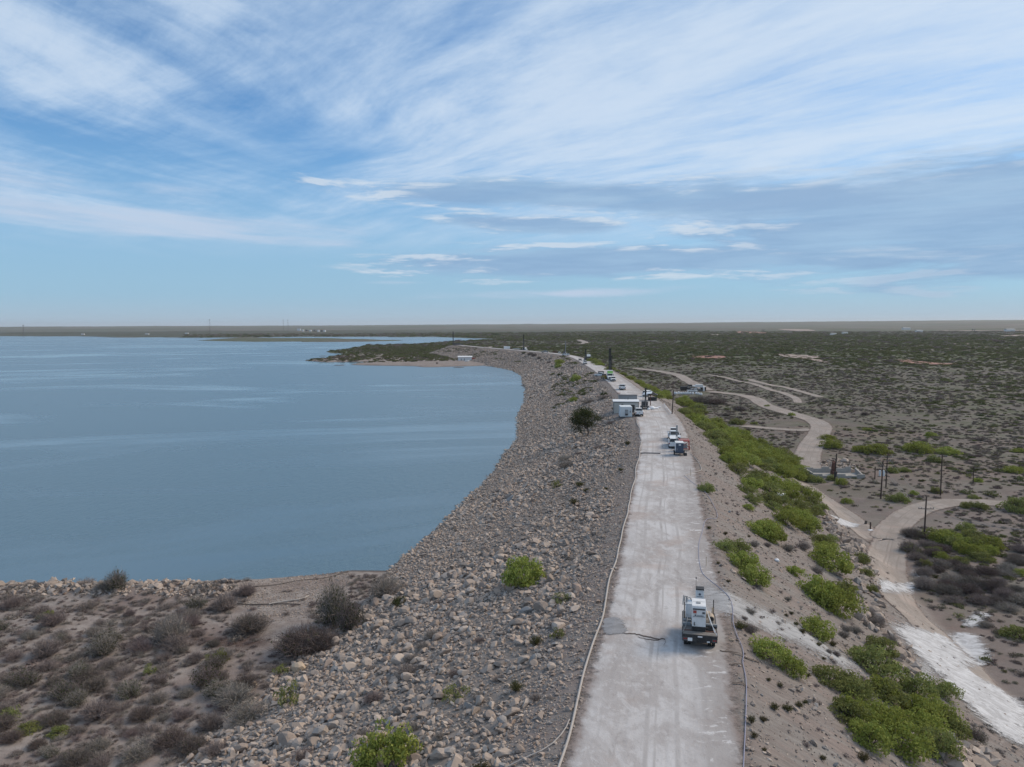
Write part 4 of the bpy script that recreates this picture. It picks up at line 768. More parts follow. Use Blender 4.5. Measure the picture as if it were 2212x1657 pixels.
# ------------------------------------------------------------------ ground cover (instanced, uncountable)
def hidden_collection(name, meshes):
    c = bpy.data.collections.new(name)
    for i, me_ in enumerate(meshes): o = bpy.data.objects.new('%s_%02d' % (name, i), me_); c.objects.link(o)
    return c
def scatter(name, P, sc, coll, label, cat='scrub', seed=0):
    rg = np.random.RandomState(seed); me = bpy.data.meshes.new(name); me.vertices.add(len(P)); me.vertices.foreach_set('co', np.asarray(P, np.float32).ravel()); me.update()
    a = me.attributes.new('scl', 'FLOAT_VECTOR', 'POINT'); a.data.foreach_set('vector', np.asarray(sc, np.float32).ravel())
    a = me.attributes.new('rotz', 'FLOAT_VECTOR', 'POINT'); rz = np.zeros((len(P), 3)); rz[:, 2] = rg.uniform(0, 6.28, len(P)); a.data.foreach_set('vector', rz.astype(np.float32).ravel())
    a = me.attributes.new('pick', 'INT', 'POINT'); a.data.foreach_set('value', rg.randint(0, len(coll.objects), len(P)).astype(np.int32))
    o = link(name, me); ng = bpy.data.node_groups.new(name, 'GeometryNodeTree'); ng.interface.new_socket('Geometry', in_out='INPUT', socket_type='NodeSocketGeometry'); ng.interface.new_socket('Geometry', in_out='OUTPUT', socket_type='NodeSocketGeometry')
    gi = ng.nodes.new('NodeGroupInput'); go = ng.nodes.new('NodeGroupOutput'); ip = ng.nodes.new('GeometryNodeInstanceOnPoints'); ci = ng.nodes.new('GeometryNodeCollectionInfo'); ci.inputs['Collection'].default_value = coll; ci.inputs['Separate Children'].default_value = True; ci.inputs['Reset Children'].default_value = True
    def na(nm, ty):
        nd = ng.nodes.new('GeometryNodeInputNamedAttribute'); nd.data_type = ty; nd.inputs['Name'].default_value = nm; return nd.outputs['Attribute']
    L = ng.links.new; L(gi.outputs[0], ip.inputs['Points']); L(ci.outputs[0], ip.inputs['Instance']); ip.inputs['Pick Instance'].default_value = True
    L(na('pick', 'INT'), ip.inputs['Instance Index']); L(na('scl', 'FLOAT_VECTOR'), ip.inputs['Scale']); L(na('rotz', 'FLOAT_VECTOR'), ip.inputs['Rotation']); L(ip.outputs[0], go.inputs[0])
    md = o.modifiers.new('scatter', 'NODES'); md.node_group = ng; tag(o, label, cat, kind='stuff'); return o
def lowp(mt, n, leaf, h, ncl=14, spread=.35, tw=0, twm=None):
    def f(rg):
        parts = [(cards(crown_pts(n, rg, ncl, 1, h, spread=spread), leaf, rg), 0)]
        if tw: a = rg.uniform(0, 6.28, tw); r_ = rg.uniform(.2, 1, tw); tip = np.stack([np.cos(a)*r_, np.sin(a)*r_, h*rg.uniform(.5, 1.1, tw)], 1); parts.append((ribbons(tip*.05, tip, .02, rg, .1, 2), 1))
        return tomesh('clump', parts, [mt]+([twm] if twm else []))
    return [f(np.random.RandomState(900+i)) for i in range(4)]
C_grey = hidden_collection('scrub_grey', lowp(M_pl, 200, .10, .5, tw=70, twm=M_greys)+lowp(M_pl2, 200, .09, .5, tw=60, twm=M_greys))
C_green = hidden_collection('scrub_green', lowp(M_far, 420, .085, .55)+lowp(M_far, 300, .10, .5)+lowp(M_dark, 300, .10, .45)[:2]+lowp(M_pl, 300, .10, .45)[:2])
C_tuft = hidden_collection('scrub_tuft', [brush(M_greys, M_sage, 110, 0, .018, .8)(np.random.RandomState(i))[1] for i in range(4)]+[brush(M_straw, M_sage, 110, 0, .018, .7)(np.random.RandomState(i+9))[1] for i in range(2)]+lowp(M_dkgrey, 120, .10, .5, 8, tw=40, twm=M_greys)[:2])
def road_clear(x, y, pad=.8):
    ok = np.ones(len(x), bool)
    for C_, hw in ROADS[1:]:
        lo, hi = C_.min(0)-hw-2, C_.max(0)+hw+2; k = np.where((x > lo[0]) & (x < hi[0]) & (y > lo[1]) & (y < hi[1]))[0]
        if len(k): d = seg_dist(x[k], y[k], C_[::3])[0]; ok[k[d < hw+pad]] = False
    return ok
CLEAR = []
rg = np.random.RandomState(21)
def polar(n, a0, a1, r0, r1): a = R(a0)+R(a1-a0)*rg.rand(n); r = np.exp(rg.uniform(math.log(r0), math.log(r1), n)); return np.sin(a)*r, np.cos(a)*r, r
x, y, r = polar(135000, -24, 46, 62, 3300)
z, S_, T_, lk, il, du, dd, dam, nat = height(x, y, True)
ok = (lk > 1.5) & ((S_ < 0) | (r > 700)) & (nat > dam+.3) & (dd > 20) & road_clear(x, y) & (z > WL+.25 - 4*(S_ < 0)*(r < 900))
ok &= ~((np.abs(x-118) < 16) & (np.abs(y-285) < 10))
for q_, pl in ((QE, [(1130, 800), (1250, 880), (1330, 960), (1400, 880), (1500, 800), (1620, 745), (1400, 735), (1250, 700), (1080, 650), (1000, 660)]), (QJ, [(450, 380), (820, 430), (960, 500), (760, 560), (480, 560), (360, 540)]), (QI, [(230, 860), (330, 830), (620, 830), (700, 870), (640, 930), (300, 940)]), (QJ, [(300, 1060), (560, 1290), (900, 1500), (1411, 1657), (1000, 1657), (600, 1500)])):
    pw = hits(q_, pl); ins = inside(x, y, pw); ok &= ~(ins & (rg.rand(len(x)) < .86))
gn = fbm(x*.0035*.35+2, y*.0035+5, 4)+.25*fbm(x*.03, y*.03)+.35*smoothstep(r, 300, 900)-.13 - .25*smoothstep(r, 1500, 2600)
cov = fbm(x*.02+8, y*.03+2, 4); cov = cov*1.1+.45*fbm(x*.006+1, y*.010+7, 3); ok &= (cov+.46+.25*smoothstep(r, 300, 1200) > rg.uniform(0, .55, len(x)))
isg = (gn+rg.normal(0, .16, len(x)) > -.03)
size = np.exp(rg.normal(0, .35, len(x)))*(.40+.0016*np.minimum(r, 2200)); 
k = ok & ~isg; sz = size[k]*.78; scatter('plain_scrub', np.stack([x[k], y[k], z[k]], 1), np.stack([sz, sz, sz*.9], 1), C_grey, 'grey scrub and dry bushes covering the plain right of the dam', seed=1); n1_ = k.sum()
k = ok & isg & ((r > 210) | (rg.rand(len(x)) < .25)); sz = size[k]*1.15; scatter('mesquite_flats', np.stack([x[k], y[k], z[k]], 1), np.stack([sz, sz, sz*.8], 1), C_green, 'green mesquite scrub spreading over the far plain', seed=2); print('plain', n1_, k.sum())
# peninsula thicket
x = rg.uniform(-260, 40, 26000); y = rg.uniform(560, 1300, 26000); z, S_, T_, lk, il, du, dd, dam, nat = height(x, y, True)
pp = hits(Z2, [(560, 345), (640, 322), (900, 308), (1330, 280), (1500, 275), (1500, 330), (1380, 385), (1250, 402), (1000, 392), (800, 382), (680, 362)]); dk = inside(x, y, pp)
k = dk & (lk > 4) & (nat > dam); sz = rg.uniform(1.1, 2.1, len(x))[k]; scatter('peninsula_thicket', np.stack([x[k], y[k], z[k]], 1)[:9000], np.stack([sz, sz, sz*.8], 1)[:9000], C_green, 'green thicket on the sandy peninsula', seed=3)
x = rg.uniform(-1, 1, 9000); t_ = rg.uniform(tC-60, CLS[-1], 9000); s_ = rg.uniform(6, 26, 9000); p = on_dam(t_, s_); z = height(p[:, 0], p[:, 1]); k = (fbm(t_*.02, s_*.06) > .04); sz = rg.uniform(.7, 2.0, 9000)[k]
scatter('dam_scrub', np.stack([p[:, 0], p[:, 1], z], 1)[k][:650], np.stack([sz, sz, sz*.7], 1)[:650], C_green, 'dark scrub on the far curve of the dam face', seed=4)
# bench tufts
x = rg.uniform(-95, 0, 30000); y = rg.uniform(48, 104, 30000); z, S_, T_, lk, il, du, dd, dam, nat = height(x, y, True)
ok = (lk > 3.5) & (nat > dam+.1) & (S_ > 0); bp = hits(QA, [(1450, 420), (1500, 330), (1500, 210), (2212, 110), (2212, 300), (1960, 330), (1950, 520), (1750, 560), (1500, 560)]); ok &= ~(inside(x, y, bp) & (rg.rand(len(x)) < .97))
ok &= fbm(x*.16, y*.16, 4)+.30 > rg.uniform(0, .75, len(x)); k = np.where(ok)[0][:5600]; sz = np.exp(rg.normal(math.log(.42), .4, len(k))); scatter('bench_scrub', np.stack([x[k], y[k], z[k]], 1), np.stack([sz, sz, sz*.8], 1), C_tuft, 'low grey tufts and dry weeds between the shrubs', seed=5)
# weeds on the dry slope
n = 2600; t_ = rg.uniform(tA-5, tA+260, n); s_ = -rg.uniform(7, 33, n); p = on_dam(t_, s_); z = height(p[:, 0], p[:, 1]); k = fbm(t_*.06, s_*.1)+.3 > rg.uniform(0, .6, n); sz = rg.uniform(.15, .5, n)[k]
scatter('slope_weeds', np.stack([p[:, 0], p[:, 1], z], 1)[k], np.stack([sz, sz, sz*.8], 1), C_tuft, 'small dry weeds on the gravelly slope', seed=6)
# ------------------------------------------------------------------ built objects
def _paint(c, rough=.45, dirt=.35):
    def f(t, b):
        pos = t.new('ShaderNodeTexCoord').outputs['Object']; n = t.noise(pos, 2.2, 6, .7)
        t.put(b.inputs['Base Color'], t.mix(t.ss(n, .45, .75, 0, dirt), c, tuple(q*.45+.08 for q in c))); b.inputs['Roughness'].default_value = rough; b.inputs['Specular IOR Level'].default_value = .4
    return f
MW = mat('white_paint', _paint((.66, .67, .68))); MWB = mat('pale_blue_paint', _paint((.56, .60, .64))); MGL = mat('glass', col=(.015, .018, .02), rough=.08, spec=.6); MBK = mat('black_steel', _paint((.025, .025, .027), .6))
MTY = mat('tyre', col=(.02, .02, .02), rough=.9); MRI = mat('rim', col=(.35, .35, .36), rough=.4, metal=.6); MGR = mat('grey_steel', _paint((.25, .26, .27), .5)); MDG = mat('dark_grey_steel', _paint((.075, .075, .08), .6))
MRD = mat('red_paint', _paint((.34, .06, .045))); MLG = mat('lime_truck_paint', _paint((.20, .42, .10))); MNV = mat('navy_paint', _paint((.045, .065, .105), .4)); MTL = mat('tail_lamp', col=(.30, .02, .02), rough=.3); MHL = mat('head_lamp', col=(.6, .6, .62), rough=.15)
MTN = mat('tan_paint', _paint((.42, .33, .24))); MYL = mat('ochre_paint', _paint((.36, .24, .07))); MWD = mat('pole_wood', _paint((.060, .042, .036), .9)); MCC = mat('concrete', _paint((.33, .315, .295), .9, .6)); MRU = mat('rust', _paint((.10, .045, .035), .9)); MBE = mat('beige_siding', _paint((.47, .46, .42), .6, .2)); MPV = mat('pipe_plastic', _paint((.38, .35, .325), .7, .6)); MHS = mat('hose_blue', _paint((.26, .26, .34), .6, .6)); MTP = mat('tarp', _paint((.68, .70, .73), .7, .2))
def _planks(t, b):
    p = t.new('ShaderNodeTexCoord').outputs['Object']; x, y, z = t.sep(p); u = t.m('FRACT', t.m('MULTIPLY', y, 3.6)); n = t.noise(t.mapping(p, scale=(2, 12, 1)), 1.5, 5, .7)
    c = t.mix(t.ss(n, .35, .7), (.15, .135, .122), (.27, .25, .235)); c = t.mix(t.ss(u, .10, .04), c, (.02, .018, .016)); t.put(b.inputs['Base Color'], c); b.inputs['Roughness'].default_value = .9
MPL = mat('deck_planks', _planks)
def _corr(c):
    def f(t, b):
        p = t.new('ShaderNodeTexCoord').outputs['Object']; x, y, z = t.sep(p); u = t.m('PINGPONG', t.m('ADD', x, y), .15); t.put(b.inputs['Base Color'], t.mix(t.ss(u, .02, .05), tuple(q*.72 for q in c), c)); b.inputs['Roughness'].default_value = .55; bump(t, b, u, .6, .1)
    return f
MCR = mat('ribbed_siding', _corr((.44, .44, .415))); MCRW = mat('ribbed_white', _corr((.60, .64, .66)))
class MB:
    def __init__(s): s.v = []; s.f = []
    def add(s, V, F): k = len(s.v); s.v += [tuple(q) for q in V]; s.f += [tuple(i+k for i in q) for q in F]; return s
    def box(s, x0, x1, y0, y1, z0, z1, tx=0, ty=0, c=0.0):
        """axis box; tx, ty draw in the top; c chamfers the vertical and top edges"""
        if c <= 0:
            return s.add([(x0, y0, z0), (x1, y0, z0), (x1, y1, z0), (x0, y1, z0), (x0+tx, y0+ty, z1), (x1-tx, y0+ty, z1), (x1-tx, y1-ty, z1), (x0+tx, y1-ty, z1)], [(0, 3, 2, 1), (4, 5, 6, 7), (0, 1, 5, 4), (1, 2, 6, 5), (2, 3, 7, 6), (3, 0, 4, 7)])
        def ring(z, i): a, b_, d, e = x0+i, x1-i, y0+i, y1-i; return [(a+c, d, z), (b_-c, d, z), (b_, d+c, z), (b_, e-c, z), (b_-c, e, z), (a+c, e, z), (a, e-c, z), (a, d+c, z)]
        V = ring(z0, 0)+ring(z1-c, 0)+ring(z1, c*.9); F = [tuple(range(7, -1, -1)), tuple(range(16, 24))]
        for r in (0, 8): F += [(r+i, r+(i+1) % 8, r+8+(i+1) % 8, r+8+i) for i in range(8)]
        return s.add(V, F)
    def tube(s, a, b, ra, rb=None, n=10):
        rb = ra if rb is None else rb; a = Vector(a); b = Vector(b); d = (b-a).normalized(); x = d.orthogonal().normalized(); y = d.cross(x); V = []
        for c_, r_ in ((a, ra), (b, rb)): V += [c_+(x*math.cos(6.2832*i/n)+y*math.sin(6.2832*i/n))*r_ for i in range(n)]
        return s.add(V, [(i, (i+1) % n, n+(i+1) % n, n+i) for i in range(n)]+[tuple(range(n, 2*n)), tuple(range(n-1, -1, -1))])
    def path(s, P, r, n=8):
        P = [Vector(p) for p in P]; V = []; up = Vector((0, 0, 1)); k = len(P)
        for i, p in enumerate(P):
            d = (P[min(i+1, k-1)]-P[max(i-1, 0)]).normalized(); x = d.cross(up); x = x.normalized() if x.length > 1e-4 else Vector((1, 0, 0)); y = x.cross(d)
            V += [p+(x*math.cos(6.2832*j/n)+y*math.sin(6.2832*j/n))*r for j in range(n)]
        F = [(i*n+j, i*n+(j+1) % n, (i+1)*n+(j+1) % n, (i+1)*n+j) for i in range(k-1) for j in range(n)]; return s.add(V, F+[tuple(range(n)), tuple(range(k*n-1, (k-1)*n-1, -1))])
    def prism(s, yz, x0, x1):
        n = len(yz); V = [(x0, y, z) for y, z in yz]+[(x1, y, z) for y, z in yz]; return s.add(V, [(i, (i+1) % n, n+(i+1) % n, n+i) for i in range(n)]+[tuple(range(n-1, -1, -1)), tuple(range(n, 2*n))])
    def blob(s, c, r, sq=(1, 1, 1), seed=0, sub=2, j=.12):
        V, F = (IC2 if sub == 2 else IC1); rg = np.random.RandomState(seed); q = V*(1+rg.normal(0, j, (len(V), 1))); q = q*r*np.array(sq)+np.array(c); return s.add(q.tolist(), F.tolist())
    def build(s, name, m_, parent=None, label=None):
        me = bpy.data.meshes.new(name); me.from_pydata(s.v, [], s.f); bmx = bmesh.new(); bmx.from_mesh(me); bmesh.ops.recalc_face_normals(bmx, faces=bmx.faces); bmx.to_mesh(me); bmx.free(); me.materials.append(m_)
        o = bpy.data.objects.new(name, me); COL.objects.link(o)
        if parent: o.parent = parent
        if label: o['label'] = label
        return o
def box(*a, **k): return MB().box(*a, **k)
def empty(name, p, rz=0, label=None, cat=None, group=None, s=1):
    o = bpy.data.objects.new(name, None); COL.objects.link(o); o.location = p; o.rotation_euler = (0, 0, rz); o.scale = (s, s, s); o.empty_display_size = .3; tag(o, label, cat, group); return o
def copy_thing(src, p, rz, label, group=None):
    def rec(o, par):
        c = o.copy(); COL.objects.link(c); c.parent = par
        for ch in [q for q in src_children[o.name]]: rec(ch, c)
        return c
    src_children = {}; st = [src]
    while st:
        o = st.pop(); src_children[o.name] = list(o.children); st += list(o.children)
    r = rec(src, None); r.location = p; r.rotation_euler = (0, 0, rz); r['label'] = label
    if group: r['group'] = group
    return r
def at(q, x, y, dz=0.0, back=0.0):
    p = ground_hits([q(x, y)])[0]; r = math.hypot(p[0], p[1]); p[:2] += p[:2]/r*back; return Vector((p[0], p[1], hz(p[0], p[1])+dz))
def road_z(p): return Vector((p[0], p[1], max(hz(p[0], p[1]), float(tri_z(np.array([p[0]]), np.array([p[1]]))[0]))+.05+.0004*math.hypot(p[0], p[1])))
H13 = -R(13)
def wheel(root, x, y, r=.4, w=.26):
    s_ = 1 if x > 0 else -1; t_ = MB().tube((x-w/2, y, r), (x+w/2, y, r), r, n=18).build('wheel', MTY, root); MB().tube((x+s_*(w/2-.02), y, r), (x+s_*(w/2+.02), y, r), r*.55, n=12).build('rim', MRI, t_)
def pickup(p, rz, label, paint=MW, cat='pickup truck', group=None, suv=False):
    t = empty('pickup_truck' if not suv else 'parked_suv', p, rz, label, 'pickup truck' if not suv else 'car', group)
    b = MB()
    b.prism([(2.88, .48), (2.92, .80), (2.80, 1.08), (1.40, 1.22), (-.95, 1.24), (-.95, .48)], -.97, .97)
    b.add([(-.93, 1.42, 1.20), (.93, 1.42, 1.20), (.93, -.98, 1.22), (-.93, -.98, 1.22), (-.76, .72, 1.88), (.76, .72, 1.88), (.76, -.82 if not suv else -2.5, 1.88), (-.76, -.82 if not suv else -2.5, 1.88)] if not suv else [(-.93, 1.42, 1.20), (.93, 1.42, 1.20), (.93, -2.8, 1.22), (-.93, -2.8, 1.22), (-.76, .72, 1.86), (.76, .72, 1.86), (.76, -2.55, 1.86), (-.76, -2.55, 1.86)], [(4, 5, 6, 7), (0, 1, 5, 4), (1, 2, 6, 5), (2, 3, 7, 6), (3, 0, 4, 7)])
    bo = b.build('body', paint, t)
    if not suv:
        bd = MB().box(-.97, -.86, -2.86, -.95, .55, 1.26).box(.86, .97, -2.86, -.95, .55, 1.26).box(-.86, .86, -2.82, -.97, .62, .72).box(-.97, -.55, -2.85, -.95, .45, .62).box(.55, .97, -2.85, -.95, .45, .62).build('bed', paint, t)
        tg = box(-.86, .86, -2.90, -2.80, .66, 1.25).build('tailgate', paint, t); box(-.16, .16, -2.925, -2.90, 1.05, 1.13).build('handle', MBK, tg)
    else: MB().prism([(-.95, .48), (-.95, 1.23), (-2.86, 1.24), (-2.92, .55)], -.97, .97).build('rear_body', paint, t)
    g = lambda V: MB().add(V, [(0, 1, 2, 3)])
    g([(-.86, 1.41, 1.26), (.86, 1.41, 1.26), (.74, .78, 1.84), (-.74, .78, 1.84)]).build('windshield', MGL, t)
    yb = -1.0 if not suv else -2.86; g([(.84, yb, 1.30), (-.84, yb, 1.30), (-.72, yb+.16 if not suv else -2.62, 1.82), (.72, yb+.16 if not suv else -2.62, 1.82)]).build('rear_window', MGL, t)
    for s_ in (-1, 1):
        g([(s_*.935, 1.10, 1.28), (s_*.935, -.80 if not suv else -2.5, 1.28), (s_*.79, -.74 if not suv else -2.35, 1.80), (s_*.79, .62, 1.80)]).build('side_window', MGL, t)
        box(s_*.80-.15, s_*.80+.15, 2.86, 2.93, .82, 1.0).build('headlight', MHL, t); box(s_*.91-.065, s_*.91+.065, -2.94, -2.86, .78, 1.12).build('taillight', MTL, t); box(s_*1.10-.12, s_*1.10+.12, 1.05, 1.17, 1.26, 1.46).build('mirror', MBK, t)
    box(-.62, .62, 2.87, 2.945, .66, 1.02).build('grille', MBK, t); box(-.98, .98, 2.86, 3.02, .42, .64, c=.04).build('front_bumper', MGR, t); box(-.92, .92, -3.04, -2.88, .45, .64, c=.04).build('rear_bumper', MDG if not suv else paint, t); box(-.15, .15, -3.06, -3.042, .5, .62).build('number_plate', MW, t)
    box(-.85, .85, -2.8, 2.8, .30, .50).build('chassis', MBK, t)
    for x_ in (-.86, .86):
        for y_ in (1.90, -1.85): wheel(t, x_, y_)
    return t
# --- pipes and hoses
def line(name, q, pts, r, m_, label, cat, lift=0, smooth=2, group=None, wob=0.0):
    P = chaikin(ground_hits([q(*p) for p in pts])[:, :2], smooth); L = np.concatenate([[0], np.cumsum(np.linalg.norm(np.diff(P, axis=0), axis=1))]); n = int(max(6, min(500, L[-1]/.7))); s_ = np.linspace(0, L[-1], n); x = np.interp(s_, L, P[:, 0]); y = np.interp(s_, L, P[:, 1])
    if wob: x = x+wob*np.sin(s_*.35)*.6+wob*(vnoise(s_*.22, s_*0)-.5)
    z = np.maximum(height(x, y), tri_z(x, y))+r+.035+lift+.0003*np.hypot(x, y); o = MB().path(list(zip(x, y, z)), r).build(name, m_); tag(o, label, cat, group); return o
DD_ = Q(0, 0, 1.8518); D = lambda x, y: (x, y)
line('pipeline', D, [(1196, 1700), (1212, 1640), (1232, 1570), (1258, 1480), (1290, 1370), (1302, 1320), (1325, 1230), (1350, 1130), (1365, 1060), (1378, 1000), (1385, 962), (1383, 930), (1374, 908)], .078, MPV, 'long pale pipe along the left shoulder of the crest road', 'pipe', lift=-.03, wob=.16)
line('thin_hose', QC, [(300, 1260), (380, 1215), (500, 1160), (620, 1105), (700, 1030), (742, 965), (755, 925)], .035, MPV, 'thin pale hose joining the long left pipe near the bottom edge', 'hose', .05)
line('blue_hose', D, [QE(*p) for p in [(205, 600), (230, 625), (280, 660), (340, 710), (375, 770), (402, 830), (392, 862), (328, 856), (316, 900), (308, 940), (284, 1010)]]+[QK(*p) for p in [(740, -30), (880, 90), (1000, 180), (1100, 270), (1190, 380), (1222, 500), (1220, 700), (1242, 800), (1290, 930), (1360, 1070), (1385, 1200), (1360, 1280), (1380, 1380), (1410, 1500), (1425, 1657)]]+[(1611, 1560), (1606, 1657), (1603, 1730)], .031, MHS, 'blue grey hose snaking along the right edge of the crest', 'hose')
line('pale_hose', QE, [(205, 600), (250, 584), (306, 576), (300, 540), (272, 500), (240, 470)], .05, MPV, 'pale hose looping down from the parked rig to the blue hose', 'hose')
line('white_rail', Q(2440, 1560, 7.373), [(1590, 455), (1700, 600), (1810, 740)], .07, MW, 'white pipe lying along the right edge of the crest by the wooden pole', 'pipe', .35)
line('cross_pipe', QG, [(1935, 838), (2095, 839)], .10, MDG, 'thin dark pipe laid across the crest road', 'pipe')
# --- flatbed trailer with the grout plant
def flatbed():
    p = G(*QK(730, 1128)); p = Vector((p.x, p.y, hz(p.x, p.y)+.07)); t = empty('flatbed_trailer', p, H13, 'flatbed trailer carrying a white grout mixing plant on the crest road', 'trailer')
    dk = box(-1.22, 1.22, .0, 4.3, 1.06, 1.16).build('deck', MPL, t)
    MB().box(-1.24, -1.19, -.02, 4.3, .92, 1.17).box(1.19, 1.24, -.02, 4.3, .92, 1.17).box(-.45, -.33, 0, 4.3, .80, 1.06).box(.33, .45, 0, 4.3, .80, 1.06).box(-.4, .4, 4.3, 5.4, .70, .80, tx=.3).build('frame', MBK, t)
    rb = box(-1.22, 1.22, -.06, -.0, .66, 1.15).build('rear_bumper', MBK, t)
    for s_ in (-1, 1):
        b_ = box(s_*1.02-.16, s_*1.02+.16, -.09, -.061, .72, .96).build('tail_lamp_box', MDG, t); MB().tube((s_*1.02-.06, -.10, .85), (s_*1.02-.06, -.091, .85), .055).tube((s_*1.02+.08, -.10, .85), (s_*1.02+.08, -.091, .85), .055).build('tail_lamp', MTL, b_)
    box(-.84, -.52, -.10, -.062, .70, .93).build('number_plate', MW, t); box(.50, .70, -.10, -.062, .68, .76).build('small_plate', MW, t); box(-.14, .18, -.12, -.08, 1.02, 1.10).build('white_lamp', MHL, t)
    MB().path([(-.25, -.09, .98), (-.12, -.11, .78), (.1, -.11, .74), (.34, -.09, .96)], .018).build('cable', MBK, t)
    for y_ in (1.0, 2.05):
        for x_ in (-1.0, -.72, .72, 1.0): wheel(t, x_, y_, .42, .22)
    # big cabinet
    cab = MB().prism([(.60, 1.52), (.50, 3.08), (.62, 3.12), (1.95, 3.12), (1.98, 1.52)], -.55, .42).build('plant_cabinet', MW, t); box(-.54, .41, .585, 1.9, 1.163, 1.515).build('cabinet_base', MBK, t)
    box(-.50, .37, .47, .515, 2.80, 2.90).build('vent_slot', MDG, cab); MB().box(-.50, .37, .485, .54, 2.28, 2.30).build('door_seam', MGR, cab)
    box(-.47, -.24, .478, .505, 2.54, 2.74).build('red_warning_sign', MRD, cab); box(.17, .35, .478, .505, 2.52, 2.66).build('grey_gauge', MDG, cab); MB().tube((-.31, .475, 2.40), (-.31, .49, 2.40), .055, n=16).build('round_badge', MDG, cab)
    txt = MB()
    x_ = -.20
    for wd in (.045, .03, .05, .02, .045, .02, .05, .04, .05, .03): txt.box(x_, x_+wd*.72, .484, .512, 2.345, 2.395); x_ += wd+.012
    txt.build('lettering', MDG, cab); MB().tube((-.38, .50, 1.62), (-.38, .50, 1.86), .035).tube((-.38, .46, 1.7), (-.32, .46, 1.7), .03).build('valve', MDG, cab); box(-.25, .05, .9, 1.15, 3.12, 3.17).build('roof_hatch', MGR, cab)
    box(-.48, .36, 1.3, 1.33, 3.123, 3.13).build('roof_seam', MGR, cab)
    # control panel with dark awning, side tank
    pn = box(-.25, .36, 3.3, 3.6, 1.9, 3.30, c=.03).build('control_panel', MWB, t); MB().box(-.25, .36, 3.15, 3.75, 3.32, 3.42).build('panel_awning', MBK, pn); MB().tube((.05, 3.29, 2.95), (.05, 3.28, 2.95), .09, n=16).build('panel_badge', MNV, pn); box(-.15, .25, 3.275, 3.29, 2.76, 2.79).build('panel_lettering', MDG, pn); MB().tube((-.2, 3.4, 1.16), (-.2, 3.4, 1.95), .04).tube((.3, 3.4, 1.16), (.3, 3.4, 1.95), .04).build('panel_legs', MGR, pn)
    tk = MB().prism([(2.35, 1.45), (2.25, 2.55), (3.1, 2.55), (3.0, 1.45)], -1.0, -.42).build('mixing_tank', MWB, t); MB().path([(-.9, 2.4, 2.56), (-.9, 2.6, 2.85), (-.7, 2.8, 2.85), (-.55, 2.9, 2.56)], .03).build('tank_pipe', MGR, tk); box(-.95, -.45, 2.4, 2.95, 1.16, 1.45).build('tank_base', MGR, tk)
    for x_, y_, h in ((-1.08, 2.5, 2.55), (1.05, 2.9, 2.75)): MB().tube((x_, y_, 1.16), (x_, y_, h), .035).build('stake', MBK, t)
    MB().tube((-.23, 3.6, 3.3), (-.23, 3.6, 4.1), .012).tube((-.23, 3.6, 4.05), (-.23, 3.6, 4.2), .05, .02).build('antenna', MDG, t)
    r_ = MB(); rg = random.Random(2)
    for i in range(7): a = rg.uniform(-1.25, -1.0); r_.path([(a, 2.6, 2.3), (a+rg.uniform(-.1, .1), 2.65, 2.95+rg.uniform(-.1, .15)), (a+.15, 2.8, 2.9), (a+.2, 2.9, 2.35)], .018, 6)
    r_.build('hose_bundle', MGR, t)
    en = MB().tube((.86, 1.9, 1.65), (.86, 2.5, 1.65), .21, n=18).build('pump_motor', MTN, t); MB().tube((.86, 1.84, 1.65), (.86, 1.90, 1.65), .17, n=18).build('motor_fan', MBK, en); MB().box(.72, 1.0, 1.95, 2.45, 1.16, 1.46).build('motor_mount', MGR, en)
    box(.50, .84, 2.5, 3.1, 1.5, 1.78, c=.03).build('tan_engine_cover', MTN, t); MB().tube((.95, 2.6, 1.7), (.98, 2.75, 2.2), .06).build('exhaust', MTN, t)
    box(.46, 1.28, 1.45, 1.62, 1.17, 1.42).build('tool_tray', MGR, t); box(.46, 1.24, 1.35, 1.44, 1.17, 1.30).build('tool_rail', MBK, t)
    MB().box(-1.2, -.6, 1.5, 1.75, 1.17, 1.36).box(-1.15, -.6, 2.0, 2.2, 1.17, 1.42).build('tool_box', MGR, t)
    cl = MB()
    for i in range(4): cl.path([(.75+.30*math.cos(a/12*6.283), 1.0+.17*math.sin(a/12*6.283), 1.2+.035*i) for a in range(13)], .028, 6)
    cl.build('hose_coil', MBK, t)
    MB().path([(-.95, 2.6, 1.9), (-.85, 1.9, 1.5), (-1.0, 1.2, 1.22), (-1.18, .3, 1.2)], .025).path([(-1.15, 2.6, 1.9), (-1.18, 2.0, 1.3), (-1.22, 1.2, 1.22)], .025).build('slack_hose', MPV, t)
    MB().path([(.42, 1.2, 2.85), (.75, .7, 1.9), (1.2, .15, 1.17)], .02).path([(.42, 1.6, 2.6), (.8, 1.1, 1.8), (1.05, .6, 1.17)], .02).build('tie_down_strap', MTP, t)
    box(-1.2, 1.2, .62, .78, 1.165, 1.19).build('rusty_cross_bar', MRU, t)
flatbed()
o = MB().tube((-.2, 0, .07), (.2, 0, .07), .065).build('short_log', MTN); o.location = at(QK, 1200, 975, .02); o.rotation_euler = (0, 0, -.4); tag(o, 'short tan log section on the shoulder right of the flatbed trailer', 'log')
